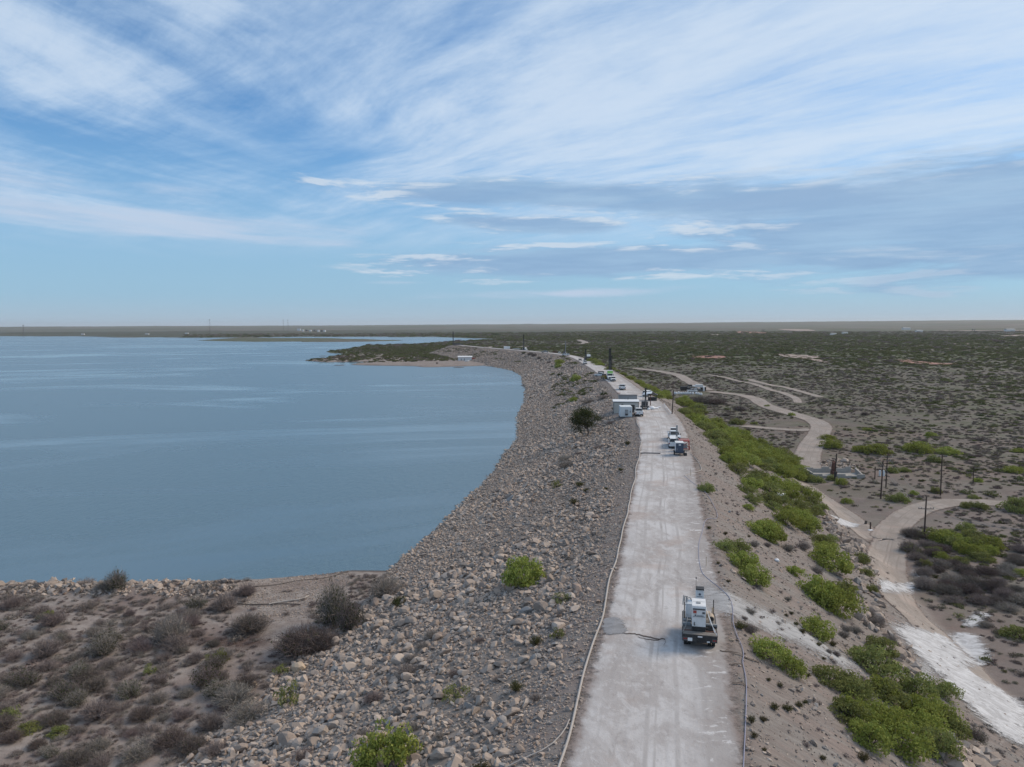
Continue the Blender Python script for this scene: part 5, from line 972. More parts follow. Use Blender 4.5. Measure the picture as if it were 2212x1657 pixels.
# --- pump house, container, pickups
QBd = Q(2440, 1560, 7.373)
def building():
    p = road_z(at(QBd, 570, 740)); rz = -R(6); t = empty('metal_building', p+Vector((0, 5.4, 0)), rz, 'low beige metal building with a white roof and dark door on the crest', 'building')
    MB().box(-3.3, 3.3, 0, 5.2, -.4, 2.75).build('wall', MCR, t); MB().prism([(-.25, 2.76), (-.25, 2.90), (2.6, 3.15), (5.45, 2.90), (5.45, 2.76)], -3.5, 3.5).build('roof', MW, t)
    MB().box(-3.36, -3.24, -.06, -.003, -.3, 2.74).box(3.24, 3.36, -.06, -.003, -.3, 2.74).box(-3.24, 3.24, -.06, -.003, 2.58, 2.74).build('trim', MDG, t)
    d = box(1.25, 2.25, -.09, -.003, -.3, 1.95).build('door', MBK, t); box(1.5, 1.95, -.12, -.091, 1.1, 1.6).build('door_window', MGL, d); f = MB().tube((-1.0, -.10, 1.95), (-1.0, -.003, 1.95), .28, n=18).build('vent_fan', MDG, t)
    box(3.303, 3.40, 1.0, 2.2, -.3, 2.0).build('side_door', MBE, t); MB().tube((.6, 2.2, 3.1), (.6, 2.2, 3.6), .06).tube((.6, 2.2, 3.6), (.6, 2.2, 3.68), .13).build('roof_vent', MDG, t)
building()
def container():
    p = road_z(at(QBd, 480, 815)); t = empty('white_container', p, -R(3), 'small white insulated container with an air conditioner on its front', 'container')
    MB().box(-1.5, 1.5, 0, 4.2, .08, 2.62, c=.04).build('shell', MCRW, t); box(-1.5, 1.5, 0.02, 4.2, -.35, .08).build('skid', MDG, t); a = box(-.35, .45, -.22, -.003, .45, 1.25).build('air_conditioner', MGR, t); box(-.28, .38, -.24, -.221, .5, .82).build('grille', MBK, a)
    box(-.35, .45, -.04, -.003, 1.35, 1.9).build('panel', MGR, t); MB().box(.85, 1.15, -.16, -.003, 1.15, 1.6).tube((1.0, -.06, 1.6), (1.15, -.06, 2.3), .02).build('meter_box', MGR, t)
container()
o = empty('grey_container', road_z(at(QBd, 530, 395)), -R(5), 'long grey container behind the metal building', 'container'); MB().box(-2.7, 2.7, 0, 2.4, .1, 2.2).build('shell', MGR, o); MB().box(-2.7, 2.7, -.01, -.003, .1, .7).build('painted_shade', MBK, o); MB().box(-2.8, 2.8, -.1, 2.5, 2.203, 2.28).build('lid', MDG, o)  # black strip paints shade onto the lower front of the grey container
PK = pickup(road_z(at(QBd, 845, 790, back=2.2)), -R(5), 'white pickup parked right of the small white container')
pickup(road_z(at(Q(2380, 1400, 10.36), 1130, 1680, back=2.4)), -R(4), 'white pickup alone on the crest road behind the metal building')
pickup(road_z(at(Q(2380, 1400, 10.36), 750, 1330, back=3)), math.pi-R(4), 'white pickup facing the camera in front of the green truck')
Q9 = Q(2650, 1680, 9.2)
pickup(road_z(at(Q9, 425, 815, back=2.2)), math.pi-R(6), 'pale blue white pickup facing the camera behind the dark backed one', MWB)
pickup(road_z(at(Q9, 405, 1060, back=2.4)), -R(10), 'white suv with a dark rear beside the navy machine trailer', MW, suv=True)
pickup(road_z(at(QBd, 1120, 205, back=2)), -R(30), 'small white car beyond the drill rig by the canopy', MW, suv=True)
# navy generator trailer
def machine():
    t = empty('generator_trailer', road_z(at(Q9, 630, 1340)), -R(8), 'navy blue box generator trailer with a pale roof at the right edge of the crest', 'trailer')
    MB().box(-.68, .68, 0, 2.1, .55, 2.25, c=.04).build('housing', MNV, t); MB().box(-.72, .72, -.04, 2.14, 2.253, 2.36).build('roof', MW, t); MB().box(-.684, -.681, .1, 2.0, .6, 2.2).build('side_panel', MW, t); box(-.18, .22, -.02, -.003, 1.85, 2.05).build('sign', MW, t); box(-.5, -.4, -.03, -.003, 1.0, 1.3).build('latch', MGR, t)
    MB().box(-.75, .75, -.1, 2.2, .42, .54).tube((0, -.1, .48), (0, -1.1, .45), .05).tube((0, -1.05, 0.05), (0, -1.05, .8), .04).build('frame', MBK, t)
    for x_ in (-.85, .85): wheel(t, x_, 1.1, .34, .2)
    box(-1.02, -.72, .7, 1.5, .7, .76).build('mudguard', MBK, t); box(.72, 1.02, .7, 1.5, .7, .76).build('mudguard', MBK, t)
machine()
def mast(t, x, y, H_, w_, m_, z0=1.0, name='mast', solid=False):
    b = MB(); h = w_/2; n = max(4, int(H_/1.1))
    for a, c_ in ((-h, -h), (h, -h), (-h, h), (h, h)): b.tube((x+a, y+c_, z0), (x+a, y+c_, z0+H_), .07 if w_ > .5 else .05, n=6)
    for i in range(n):
        z = z0+H_*i/n; z2 = z0+H_*(i+1)/n
        for s_ in (-1, 1): b.tube((x-h*s_, y-h, z), (x+h*s_, y-h, z2), .035, n=5); b.tube((x-h, y-h*s_, z), (x-h, y+h*s_, z2), .035, n=5); b.tube((x+h, y-h*s_, z), (x+h, y+h*s_, z2), .035, n=5)
    if solid: b.box(x-h*.6, x+h*.6, y-h*.4, y+h*.4, z0, z0+H_*.97)
    b.box(x-h*1.3, x+h*1.3, y-h*1.3, y+h*1.3, z0+H_*.97, z0+H_+.25); return b.build(name, m_, t)
def rig(p, rz, H_, w_, label, body=MDG, mcol=MBK, L=4.2, solid=True, top=True):
    t = empty('drill_rig', p, rz, label, 'drill rig'); 
    for s_ in (-1, 1): MB().prism([(-L/2, .25), (-L/2+.25, .02), (L/2-.25, .02), (L/2, .25), (L/2-.2, .62), (-L/2+.2, .62)], s_*.95-.22, s_*.95+.22).build('track', MBK, t)
    MB().box(-.75, .75, -L/2+.3, L/2-.2, .5, .9).build('chassis', MDG, t); e = MB().box(-.85, .85, -.2, L/2-.1, .92, 1.95, c=.08).build('engine_housing', body, t); MB().tube((.4, 1.2, 1.9), (.4, 1.2, 2.6), .07).build('exhaust', MBK, e)
    mt = mast(t, 0, -L/2+.2, H_, w_, mcol, .5, solid=solid); MB().box(-w_*.55, w_*.55, -L/2-.35, -L/2+.1, H_*.62, H_*.62+.9).build('drill_head', mcol, mt); MB().tube((0, -L/2-.15, 0), (0, -L/2-.15, H_*.62), .06).build('drill_rod', MGR, mt)
    MB().tube((-.4, .6, 1.2), (-.2, -L/2+.3, H_*.45), .06).tube((.4, .6, 1.2), (.2, -L/2+.3, H_*.45), .06).build('mast_brace', MGR, t); MB().box(-1.1, -.7, -L/2+.2, -L/2+.9, 1.0, 1.5).build('control_box', body, t)
    if top: MB().path([(.2, -L/2+.2, H_+.5), (-.5, -L/2+.1, H_*.9), (-.7, -L/2, H_*.6), (-.6, -.4, 1.6)], .045, 6).build('hydraulic_hose', MBK, t)
    return t
rig(road_z(at(QBd, 1030, 590, back=2)), -R(6), 5.2, .34, 'drill rig with a slim dark mast at the corner of the metal building', top=True)
QT = Q(2380, 1400, 10.36)
rig(road_z(at(QT, 600, 1240, back=12)), -R(4), 12.2, .85, 'tallest drill rig with a thick dark lattice mast behind the green truck', L=6)
o = empty('drill_mast', road_z(at(QT, 690, 1240, back=13)), 0, 'thin dark mast standing just right of the thick lattice mast', 'mast'); mast(o, 0, 0, 9.2, .35, MBK, 0, 'lattice'); MB().tube((-.6, 0, 9.0), (.5, 0, 9.4), .12).build('head', MBK, o); MB().box(-.9, .9, -.9, .9, 0, .3).build('base', MDG, o)
def semi(p, rz, label, m1, m2, L=9.0, group=None):
    t = empty('semi_truck', p, rz, label, 'truck', group)
    MB().prism([(0, .55), (0, 1.25), (.25, 1.55), (1.9, 1.75), (2.35, 2.65), (2.6, 2.70), (4.6, 2.70), (4.6, .6)], -1.1, 1.1).build('cab', m1, t); MB().prism([(2.62, 2.703), (3.4, 3.75), (4.6, 3.85), (4.6, 2.703)], -1.12, 1.12).build('roof_fairing', m2, t); MB().prism([(3.42, 3.78), (3.5, 3.92), (4.6, 4.0), (4.6, 3.86)], -1.14, 1.14).build('fairing_cap', MW, t)
    MB().add([(-.98, 1.93, 1.82), (.98, 1.93, 1.82), (.98, 2.30, 2.60), (-.98, 2.30, 2.60)], [(0, 1, 2, 3)]).build('windshield', MGL, t); box(-.6, .6, -.03, -.003, .75, 1.4).build('grille', MBK, t); box(-1.2, 1.2, -.12, .3, .38, .70, c=.05).build('bumper', MGR, t)
    for s_ in (-1, 1):
        box(s_*.88-.16, s_*.88+.16, -.03, -.003, .85, 1.1).build('headlight', MHL, t); box(s_*1.32-.1, s_*1.32+.1, 1.9, 2.05, 1.8, 2.5).build('mirror', MBK, t); box(s_*1.103-.004, s_*1.103+.004, 2.4, 3.3, 1.9, 2.5).build('side_window', MGL, t); MB().tube((s_*1.05, 4.75, .8), (s_*1.05, 4.75, 3.6), .09).build('exhaust', MGR, t)
    MB().box(-.5, .5, .2, L, .55, .85).build('frame', MBK, t); MB().box(-1.22, 1.22, 5.2, L, .95, 2.9, c=.05).build('tank_body', m1, t)
    for y_ in (.9, 6.4, 7.6):
        for x_ in (-.95, .95): wheel(t, x_, y_, .5, .32)
    return t
semi(road_z(at(QT, 640, 1275)), -R(5), 'white truck with a lime green roof fairing facing the camera on the crest', MW, MLG)
o = empty('skid_loader', road_z(at(QT, 380, 1215)), R(30), 'ochre machine with dark arms beside the green truck', 'loader'); MB().box(-.8, .8, -1, 1, .5, 1.5, c=.1).build('body', MYL, o); MB().box(-.7, .7, -.5, .7, 1.5, 2.1, c=.08).build('cabin', MBK, o); MB().box(-1.0, 1.0, -1.9, -1.4, .1, .7).build('bucket', MYL, o); MB().tube((-.8, .8, 1.4), (-.8, -1.5, .5), .09).tube((.8, .8, 1.4), (.8, -1.5, .5), .09).build('arm', MBK, o)
for a_ in (-.85, .85):
    for b_ in (-.6, .6): wheel(o, a_, b_, .36, .25)
pickup(road_z(at(QT, 250, 1130, back=1)), R(60), 'white pickup half hidden left of the green truck')
o = MB().box(-1.3, 1.3, -1, 1, .2, 1.2).box(-1.4, 1.4, -.1, .1, 1.2, 1.6).build('pipe_rack', MDG); o.location = road_z(at(QT, 250, 1040)); tag(o, 'dark stacked drill steel rack left of the green truck', 'rack')
# tarps, canopy and clutter beside the building rig
def heap(q, x, y, parts, m_, name, label, cat):
    p = road_z(at(q, x, y)); b = MB()
    for i, (dx_, dy_, r_, sq) in enumerate(parts): b.blob((dx_, dy_, r_*sq[2]*.7), r_, sq, i+3, 2, .06)
    o = b.build(name, m_); o.location = p; tag(o, label, cat); return o
heap(QBd, 1240, 580, [(0, 0, .9, (1.1, 1, .5)), (1.1, .8, .8, (1.2, .9, .35)), (.4, 1.6, .7, (1, 1, .6))], MTP, 'tarp_heap', 'crumpled white tarp heap right of the slim mast rig', 'tarp')
heap(QBd, 1145, 600, [(0, 0, .45, (1, 1, .8))], MTP, 'white_sack', 'round white sack at the foot of the slim mast rig', 'sack')
heap(QBd, 1455, 528, [(0, 0, .5, (1.2, .7, .3))], MTP, 'flat_sack', 'flat white sack alone on the gravel right of the tarp heap', 'sack')
o = empty('canopy_tent', road_z(at(QBd, 1250, 335)), -R(12), 'black canopy shelter with a white wind blown roof behind the rig', 'tent'); b = MB()
for x_ in (-1.3, 1.3):
    for y_ in (0, 2.4): b.tube((x_, y_, 0), (x_, y_, 1.9), .05)
b.build('post', MBK, o); MB().add([(-1.6, -.3, 1.8), (1.6, -.3, 1.8), (1.6, 2.7, 1.8), (-1.6, 2.7, 1.8), (0, 1.2, 2.7)], [(0, 1, 4), (1, 2, 4), (2, 3, 4), (3, 0, 4)]).build('canopy_roof', MBK, o); MB().add([(-2.6, -.5, 2.0), (-.2, -.4, 2.3), (0, 1.2, 2.78), (-2.4, 2.2, 2.5), (-3.2, .8, 1.7)], [(0, 1, 2, 3, 4)]).build('loose_sheet', MTP, o)
MB().box(-1.2, 1.2, .3, 2.2, 0, 1.0).build('black_block', MBK, o)  # black block filling the lower space below the canopy
o = MB().tube((0, 0, 0), (0, 0, 3.1), .12).build('red_post', MRU); o.location = road_z(at(QBd, 1195, 470)); tag(o, 'rusty red upright pipe between the rig and the canopy', 'post')
o = empty('equipment_box', road_z(at(Q9, 408, 450)), -R(5), 'small white topped equipment box on the crest beyond the parked vehicles', 'box'); MB().box(-.55, .55, 0, .9, .12, .75).build('body', MDG, o); MB().box(-.58, .58, -.04, .94, .753, .85).build('lid', MW, o)
def redrig():
    t = empty('drill_trailer', road_z(at(Q9, 800, 1200, back=.5)), -R(10), 'red framed drill trailer squeezed behind the navy generator trailer', 'drill rig')
    b = MB()
    for x_ in (-.9, .9):
        for y_ in (0, 3.0): b.tube((x_, y_, .3), (x_, y_, 1.9), .06)
    for z in (.5, 1.9):
        b.tube((-.9, 0, z), (.9, 0, z), .07); b.tube((-.9, 3, z), (.9, 3, z), .07); b.tube((-.9, 0, z), (-.9, 3, z), .07); b.tube((.9, 0, z), (.9, 3, z), .07)
    b.tube((-.9, 0, .5), (.9, 0, 1.9), .05); b.box(-.9, .9, .1, 1.2, 1.95, 2.05); b.build('red_frame', MRD, t); MB().box(-.6, .6, .4, 2.4, .5, 1.3, c=.06).build('engine', MGR, t); mast(t, -1.35, .6, 4.0, .22, MGR, .5); MB().path([(-1.3, .5, 2.6), (-1.0, .2, 2.2), (-.9, 0, 1.2), (-1.2, -.2, .4)], .05).path([(.9, 1, 1.6), (1.3, .8, 1.2), (1.5, .2, .3)], .05).build('hose_loop', MPV, t)
    for x_ in (-1.0, 1.0): wheel(t, x_, 1.8, .36, .22)
redrig()
o = MB().box(-.25, .25, -.2, .2, 0, .5, c=.05).tube((.1, 0, .5), (.15, 0, .8), .03).build('black_pump', MBK); o.location = road_z(at(Q9, 845, 1335)); tag(o, 'small black pump on the ground right of the navy trailer', 'pump')
# --- farther rigs and vehicles along the crest
rig(road_z(at(QH, 1500, 350, back=8)), -R(2), 7.0, .55, 'drill rig with a dark mast and pale crown on the middle far crest', L=5)
pickup(road_z(at(QH, 1495, 383, back=2)), math.pi, 'white pickup facing the camera in front of the middle far rig')
semi(road_z(at(QH, 1538, 350, back=6)), -R(2), 'dark loaded truck right of the middle far rig', MDG, MW, 7.5)
o = empty('dark_cart', road_z(at(QH, 1440, 345)), 0, 'small dark covered cart left of the middle far rig', 'cart'); MB().box(-.9, .9, 0, 2, .4, 1.1).build('body', MDG, o); MB().box(-.9, .9, .2, 1.8, 1.6, 1.7).tube((-.8, .3, 1.1), (-.8, .3, 1.6), .04).tube((.8, .3, 1.1), (.8, .3, 1.6), .04).build('canopy', MBK, o); wheel(o, -.8, .5, .35, .2); wheel(o, .8, .5, .35, .2)
QLp = lambda x, y, b=0: road_z(at(QL, x, y, back=b))
rig(QLp(1710, 440, 4), R(10), 9.5, .5, 'drill rig with a split white and dark mast beyond the curve', mcol=MGR, L=5)
pickup(QLp(1730, 462), R(70), 'white pickup broadside below the split mast rig'); pickup(QLp(1785, 462, 2), math.pi, 'dark grey pickup at the right of the split mast rig', MDG)
pickup(QLp(1597, 412), math.pi+R(20), 'white pickup near the reddish equipment on the far curve'); pickup(QLp(1275, 400, 2), R(80), 'grey car at the edge of the far curve', MGR)
o = MB().box(-3, 3, -1, 1, .3, 1.9).tube((-2, 0, 1.9), (1.5, 0, 2.8), .2).build('red_equipment', MRU); o.location = QLp(1500, 410, 4); tag(o, 'rusty red drilling equipment left of a white pickup on the far curve', 'equipment')
rig(QLp(800, 345, 3), 0, 13.5, .8, 'tall black mast rig on the far stretch of the dam', L=6)
semi(QLp(875, 352), math.pi/6, 'white box truck beside the tall black mast rig', MW, MW, 10)
pickup(QLp(600, 330), R(75), 'white pickup, left of two parked near the tall black mast rig'); pickup(QLp(680, 332), R(95), 'white pickup, right of two parked near the tall black mast rig')
o = MB().box(-3, 3, -1.2, 1.2, .2, 2.6).build('site_office', MW); o.location = QLp(430, 318); tag(o, 'small white site hut left of the parked pickups on the far dam', 'hut')
rig(road_z(at(Z2, 1358, 290, back=3)), 0, 15, .8, 'farthest black mast rig at the end of the dam', L=6)
o = MB().box(-4, 4, -1.5, 1.5, .2, 2.2).box(4.6, 7, -1, 1, .2, 1.8).build('dark_trailer', MDG); o.location = road_z(at(Z2, 1390, 292)); tag(o, 'dark trailers beside the farthest mast rig', 'trailer')
# --- white and red shed on the peninsula
def shed():
    p = at(Z2, 1462, 425); t = empty('boat_shed', p, R(2), 'white shed with a red end on the sandy peninsula', 'shed'); MB().box(-6.8, 6.2, 0, 6, -.5, 3.1).build('wall', MW, t); MB().box(6.203, 10, .4, 5.6, -.5, 2.4).build('red_annex', MRD, t); MB().prism([(-.8, 3.15), (-.8, 3.3), (3, 4.3), (6.8, 3.3), (6.8, 3.15)], -7.2, 6.6).build('roof', MW, t)
    for x_ in (-4.2, -1.2): box(x_, x_+.9, -.05, -.003, -.3, 1.9).build('door', MGR, t)
    MB().box(6.1, 10.3, .2, 5.8, 2.403, 2.6).build('annex_roof', MRU, t)
shed()
o = MB().blob((0, 0, .4), 1.6, (1.6, .6, .35), 1).build('upturned_boat', MW); o.location = at(Z2, 1475, 434); tag(o, 'small white upturned boat in front of the shed', 'boat')
for x_, lb_ in ((1208, 'dark wooden post on the peninsula beach, left of two'), (1219, 'dark wooden post on the peninsula beach, right of two')):
    o = MB().tube((0, 0, -.3), (0, 0, 1.6), .35, .3).build('wooden_post', MWD); o.location = at(Z2, x_, 456); tag(o, lb_, 'post', 'posts on the peninsula beach')
for (x_, y_), lb_ in (((348, 468), 'low dark rock breaking the water off the peninsula, nearest'), ((1405, 487), 'dark log in the water below the shed'), ((204, 387), 'low dark rock off the tip of the peninsula')):
    p = on_z(*Z2(x_, y_), WL); o = MB().blob((0, 0, 0), 3.0, (1.6, .8, .16), 4, j=.1).build('low_rock', M_bark); o.location = p; tag(o, lb_, 'rock')
# --- well pad
QP = Q(2680, 1500, 12.29)
pw = lambda x, y, b=0: at(QP, x, y, .12, b)
def pad():
    t = empty('steel_bin', pw(690, 790, 1), 0, 'black open top steel bin at the left of the well pad', 'bin'); MB().prism([(0, .3), (-.2, 2.2), (2.6, 2.2), (2.4, .3)], -1.8, 1.8).build('bin_body', MBK, t)
    for x_ in (-1.2, 1.2): wheel(t, x_, 1.0, .4, .25)
    MB().tube((-1.6, -.22, 1.2), (1.6, -.22, 1.2), .05).build('rib', MDG, t)
    t = empty('pump_unit', pw(990, 790, 3), 0, 'dark pumping unit with pale tanks in the middle of the well pad', 'pump'); MB().box(-1.8, 1.6, 0, 2, .3, 1.5).build('skid', MDG, t)
    for x_ in (-1.2, .1, 1.1): MB().tube((x_, .4, 1.5), (x_, .4, 2.4), .35, n=14).build('tank', MGR, t)
    MB().box(-.8, 1.2, .3, 1.8, 2.5, 3.2).build('engine_cover', MBK, t); MB().box(-1.9, 1.7, -.1, 2.1, 2.42, 2.5).build('walkway', MDG, t)
    t = empty('mixing_trailer', pw(1420, 840, 2), 0, 'white hopper trailer on legs at the right of the well pad', 'trailer'); MB().prism([(0, 2.3), (-.2, 3.9), (2.4, 3.9), (2.2, 2.3)], -1.6, 2.3).build('hopper', MW, t); MB().add([(-3.4, 0, 3.3), (-1.6, 0, 3.4), (-1.6, 2, 3.4), (-3.4, 2, 3.3), (-3.4, 0, 2.9), (-1.6, 0, 2.5), (-1.6, 2, 2.5), (-3.4, 2, 2.9)], [(0, 1, 2, 3), (0, 4, 5, 1), (4, 7, 6, 5), (3, 2, 6, 7), (0, 3, 7, 4)]).build('conveyor', MW, t)
    b = MB()
    for x_ in (-1.4, 2.1):
        for y_ in (.1, 2.0): b.tube((x_, y_, 0), (x_, y_, 2.4), .08)
    b.box(-3.2, 2.0, .2, 2, .5, .9); b.box(-3.0, -.6, .2, 2, .9, 2.0); b.build('frame', MDG, t); MB().box(-2.6, -1.0, -.02, .18, 1.2, 1.8).build('control_panel', MW, t); MB().tube((-.2, .4, 1.3), (1.0, .4, 1.3), .45, n=14).build('pump', MGR, t); MB().box(2.5, 3.3, .2, 1.2, .1, 2.3).build('white_tank', MW, t)
    for x_ in (-2.2, -1.2): wheel(t, x_, .1, .45, .3)
    t = empty('dark_truck', pw(1725, 800, 1), R(30), 'dark truck nose at the right end of the well pad', 'truck'); MB().box(-1, 1, 0, 3, .5, 2.2, c=.15).build('cab', MBK, t); MB().box(-.9, .9, .3, 2.6, 2.2, 2.45).build('roof', MW, t); MB().box(-.8, .8, -.02, -.003, 1.3, 2.0).build('windshield', MGL, t)
    for x_ in (-.9, .9):
        for y_ in (.7, 2.3): wheel(t, x_, y_, .45, .3)
    t = pickup(pw(1095, 865, 1), -R(92), 'white pickup parked broadside behind the row of white bulk bags')
    bg = None
    for i, (x_, y_) in enumerate([(225, 945), (300, 950), (425, 935), (540, 945), (655, 945), (770, 948), (870, 948), (990, 950), (1120, 955), (1285, 950), (1405, 965), (1530, 990)]):
        if bg is None:
            bg = empty('bulk_bag', (0, 0, 0), 0, 'x', 'bag', 'white bulk bags along the well pad'); MB().box(-.58, .58, -.5, .5, 0, 1.1, c=.16).blob((0, 0, .62), .70, (.95, .85, .72), 5, j=.03).build('sack', MTP, bg); MB().tube((-.3, 0, 1.08), (0, 0, 1.3), .04).tube((.3, 0, 1.08), (0, 0, 1.3), .04).build('lifting_loop', MTP, bg); c = bg
        else: c = copy_thing(bg, (0, 0, 0), 0, 'x')
        c.location = at(QP, x_, y_, .1); c.rotation_euler = (0, 0, random.uniform(-.3, .3)); c.scale = (1, 1, random.uniform(.88, 1.1)); c['label'] = 'white bulk bag in the long row at the front of the well pad'
pad()
# --- wooden poles and wires
def pole(q, xb, yb, yt, label, arms=(), r=.15, extra=None, lean=0, name='utility_pole', cat='pole'):
    p = at(q, xb, yb); sc = (q(0, 100)[1]-q(0, 0)[1])/100; h = (yb-yt)*sc*mpp(p)*1.02; t = empty(name, p, 0, label, cat); MB().tube((0, 0, -.3), (lean, 0, h), r, r*.72, 12).build('post', MWD, t)
    ins = []
    for (f, w_, rz) in arms:
        a = MB(); c_, s_ = math.cos(rz)*w_/2, math.sin(rz)*w_/2; z = h*f; a.path([(-c_+lean*f, -s_-.12, z), (c_+lean*f, s_-.12, z)], .06, 6); am = a.build('crossarm', MWD, t)
        for k_ in (-.95, -.6, .6, .95): MB().tube((c_*k_+lean*f, s_*k_-.12, z+.05), (c_*k_+lean*f, s_*k_-.12, z+.28), .05, .06, 8).build('insulator', MGR, am); ins.append(p+Vector((c_*k_+lean*f, s_*k_-.12, z+.28)))
    if extra: extra(t, h)
    return p, h, ins
pA = pole(QF, 1405, 810, 475, 'tall dark pole with a low crossarm beside the dirt road bend', [(.70, 2.7, -.06)], .16, lean=.15)
def trf(t, h):
    for s_ in (-1, 1): MB().tube((s_*.42, -.1, h*.60), (s_*.42, -.1, h*.74), .22, n=14).build('transformer', MWB, t)
pB = pole(QF, 1055, 495, 188, 'dark pole carrying two pale transformers', [(.985, 3.0, -.05)], .17, trf, lean=.25)
pC = pole(QF, 1097, 405, 150, 'dark pole standing right behind the transformer pole', [(.96, 2.6, -.05)], .16, lean=.1)
pD = pole(QF, 1537, 468, 143, 'tallest dark pole right of the transformer poles', [(.955, 2.0, -.05)], .15, lean=.05)
pole(QF, 1008, 338, 236, 'short plain post left of the transformer pole', (), .14, name='short_pole')
pE = pole(QF, 1801, 375, 238, 'thin short pole farthest right on the plain', (), .11, name='short_pole')
pF = pole(QF, 682, 350, 132, 'dark leaning pole in front of the concrete weir', (), .19, lambda t, h: MB().box(-.1, .35, -.3, .1, 1.0, 2.3).build('meter_box', MBK, t), lean=.35)
pole(QBd, 1828, 722, 20, 'dark pole on the right edge of the crest beside the white pipe', (), .16, lean=.35)
pole(QBd, 292, 330, 80, 'thin pole with a bent arm behind the left end of the metal building', (), .06, lambda t, h: MB().path([(0, 0, h*.75), (-.9, 0, h*.72), (.6, 0, h*.78)], .05).build('arm', MGR, t), name='antenna_pole')
def wire(a, b, sag, label, group='power wires'):
    P = [(a.x+(b.x-a.x)*i/16, a.y+(b.y-a.y)*i/16, a.z+(b.z-a.z)*i/16-sag*4*(i/16)*(1-i/16)) for i in range(17)]; o = MB().path(P, .018, 5).build('power_wire', MGR); tag(o, label, 'wire', group)
bR = at(QJ, 1640, 1000); 
for i, k_ in enumerate((0, 1, 3)):
    wire(pA[2][k_], pB[2][k_], .8, 'sagging wire from the low crossarm to the transformer pole'); wire(pA[2][k_], Vector((bR.x+i*.8, bR.y, bR.z+7.5)), 1.0, 'wire running from the low crossarm out past the right edge')
wire(pB[2][0], pC[2][0], .2, 'short wire between the transformer pole and the pole behind it'); wire(pB[2][3], pC[2][3], .2, 'short wire between the transformer pole and the pole behind it')
wire(pC[2][1], pD[2][0], .9, 'wire from the pole behind the transformers to the tallest pole'); wire(pF[0]+Vector((.35, 0, pF[1]-.2)), at(QE, 700, 400)+Vector((0, 0, 5)), .8, 'thin wire from the leaning pole towards the dam')
# --- concrete weir
def weir():
    p = at(QF, 720, 325, 0); u = mpp(p)/(2.018*1.8518); t = empty('concrete_weir', p, R(-4), 'low concrete weir basin with stepped walls and a rusty gate', 'weir'); X0, X1 = (510-720)*u, (905-720)*u; dp = 5.2
    MB().box(X0, X1, 0, dp, -.6, .25).build('floor', MCC, t); f = MB().box(X0, X0+75*u, -.35, -.003, -.6, .95).box(X0+75*u, 700*u-720*u, -.35, -.003, -.6, .5).box((700-720)*u, (765-720)*u, -.40, -.003, -.6, 1.0).box((765-720)*u, (862-720)*u, -.35, -.003, -.6, .55).box((862-720)*u, X1+.4, -.38, -.003, -.6, .95); f.build('front_wall', MCC, t)
    MB().box(X0, X0+60*u, dp, dp+.35, -.6, 1.5).box(X0+60*u, (640-720)*u, dp, dp+.3, -.6, 1.25).box((640-720)*u, (700-720)*u, dp, dp+.4, -.6, 1.7).box((700-720)*u, (830-720)*u, dp, dp+.3, -.6, 1.3).box((830-720)*u, (875-720)*u, dp, dp+.4, -.6, 1.75).build('back_wall', MCC, t)
    MB().box(X0-.35, X0-.003, -.4, dp+.4, -.6, 1.3).build('end_wall', MCC, t); MB().prism([(dp, 1.5), (dp, -.5), (0, -.5), (0, .6)], X1+.003, X1+.38).build('end_wall', MCC, t)
    MB().prism([(2.2, .25), (2.2, 1.9), (2.5, 3.2), (2.9, 3.6), (3.3, 2.0), (3.5, .25)], (695-720)*u, (718-720)*u).prism([(1.4, .25), (1.8, 1.2), (3.6, 1.2), (3.8, .25)], (692-720)*u, (724-720)*u).build('rusty_gate', MRU, t)
weir()
# --- small things
def small(q, x, y, fn, name, m_, label, cat, rz=0, dz=0):
    b = MB(); fn(b); o = b.build(name, m_); o.location = at(q, x, y, dz); o.rotation_euler = (0, 0, rz); tag(o, label, cat); return o
small(QE, 1303, 918, lambda b: b.tube((0, 0, -.1), (0, 0, 1.5), .13), 'marker_post', MWD, 'short dark marker post at the dirt road fork', 'post'); small(QE, 1306, 921, lambda b: b.box(-.5, .4, -.3, .3, -.1, .18, c=.05), 'stone_slab', MTP, 'pale flat stone at the foot of the marker post', 'stone', .2)
small(QE, 1275, 884, lambda b: b.tube((0, 0, -.1), (.1, 0, .75), .28, .2), 'tree_stump', M_bark, 'dark stump left of the marker post', 'stump')
small(QE, 762, 718, lambda b: b.blob((0, 0, .3), .9, (1.2, .7, .4), 6), 'white_boulder', MTP, 'white slab caught in the mesquite band', 'rock'); small(QD, 525, 250, lambda b: b.blob((0, 0, .15), .28, (1, 1, .8), 8, j=.05), 'white_stone', MTP, 'small round white stone alone on the dry slope', 'stone')
small(QF, 768, 200, lambda b: b.blob((0, 0, .4), .95, (1, .8, .75), 9, j=.05), 'round_boulder', M_rock, 'round pale boulder above the weir rock fill', 'boulder')
small(QA, 1885, 765, lambda b: b.blob((0, 0, .35), .75, (1, .8, .75), 12, j=.06), 'pale_boulder', MTN, 'large pale cream boulder beside the yellow green bush', 'boulder'); small(QA, 1590, 862, lambda b: b.blob((0, 0, .2), .5, (1.2, .8, .6), 13, j=.06), 'pale_rock', MTN, 'pale rock among green weeds left of the riprap', 'rock')
for i, (x, y, s_) in enumerate([(1335, 900, 1.0), (1215, 640, .75), (1120, 630, .8), (1190, 600, .8)]): small(QD, x, y, lambda b: b.blob((0, 0, s_*.3), s_, (1, .8, .7), 20+i, j=.07), 'toe_boulder', M_rock, ['large tan boulder at the slope foot by the cement stain end', 'pale boulder right of a pair below the large shrubs', 'pale boulder left of a pair below the large shrubs', 'flat pale boulder above the pair below the large shrubs'][i], 'boulder')
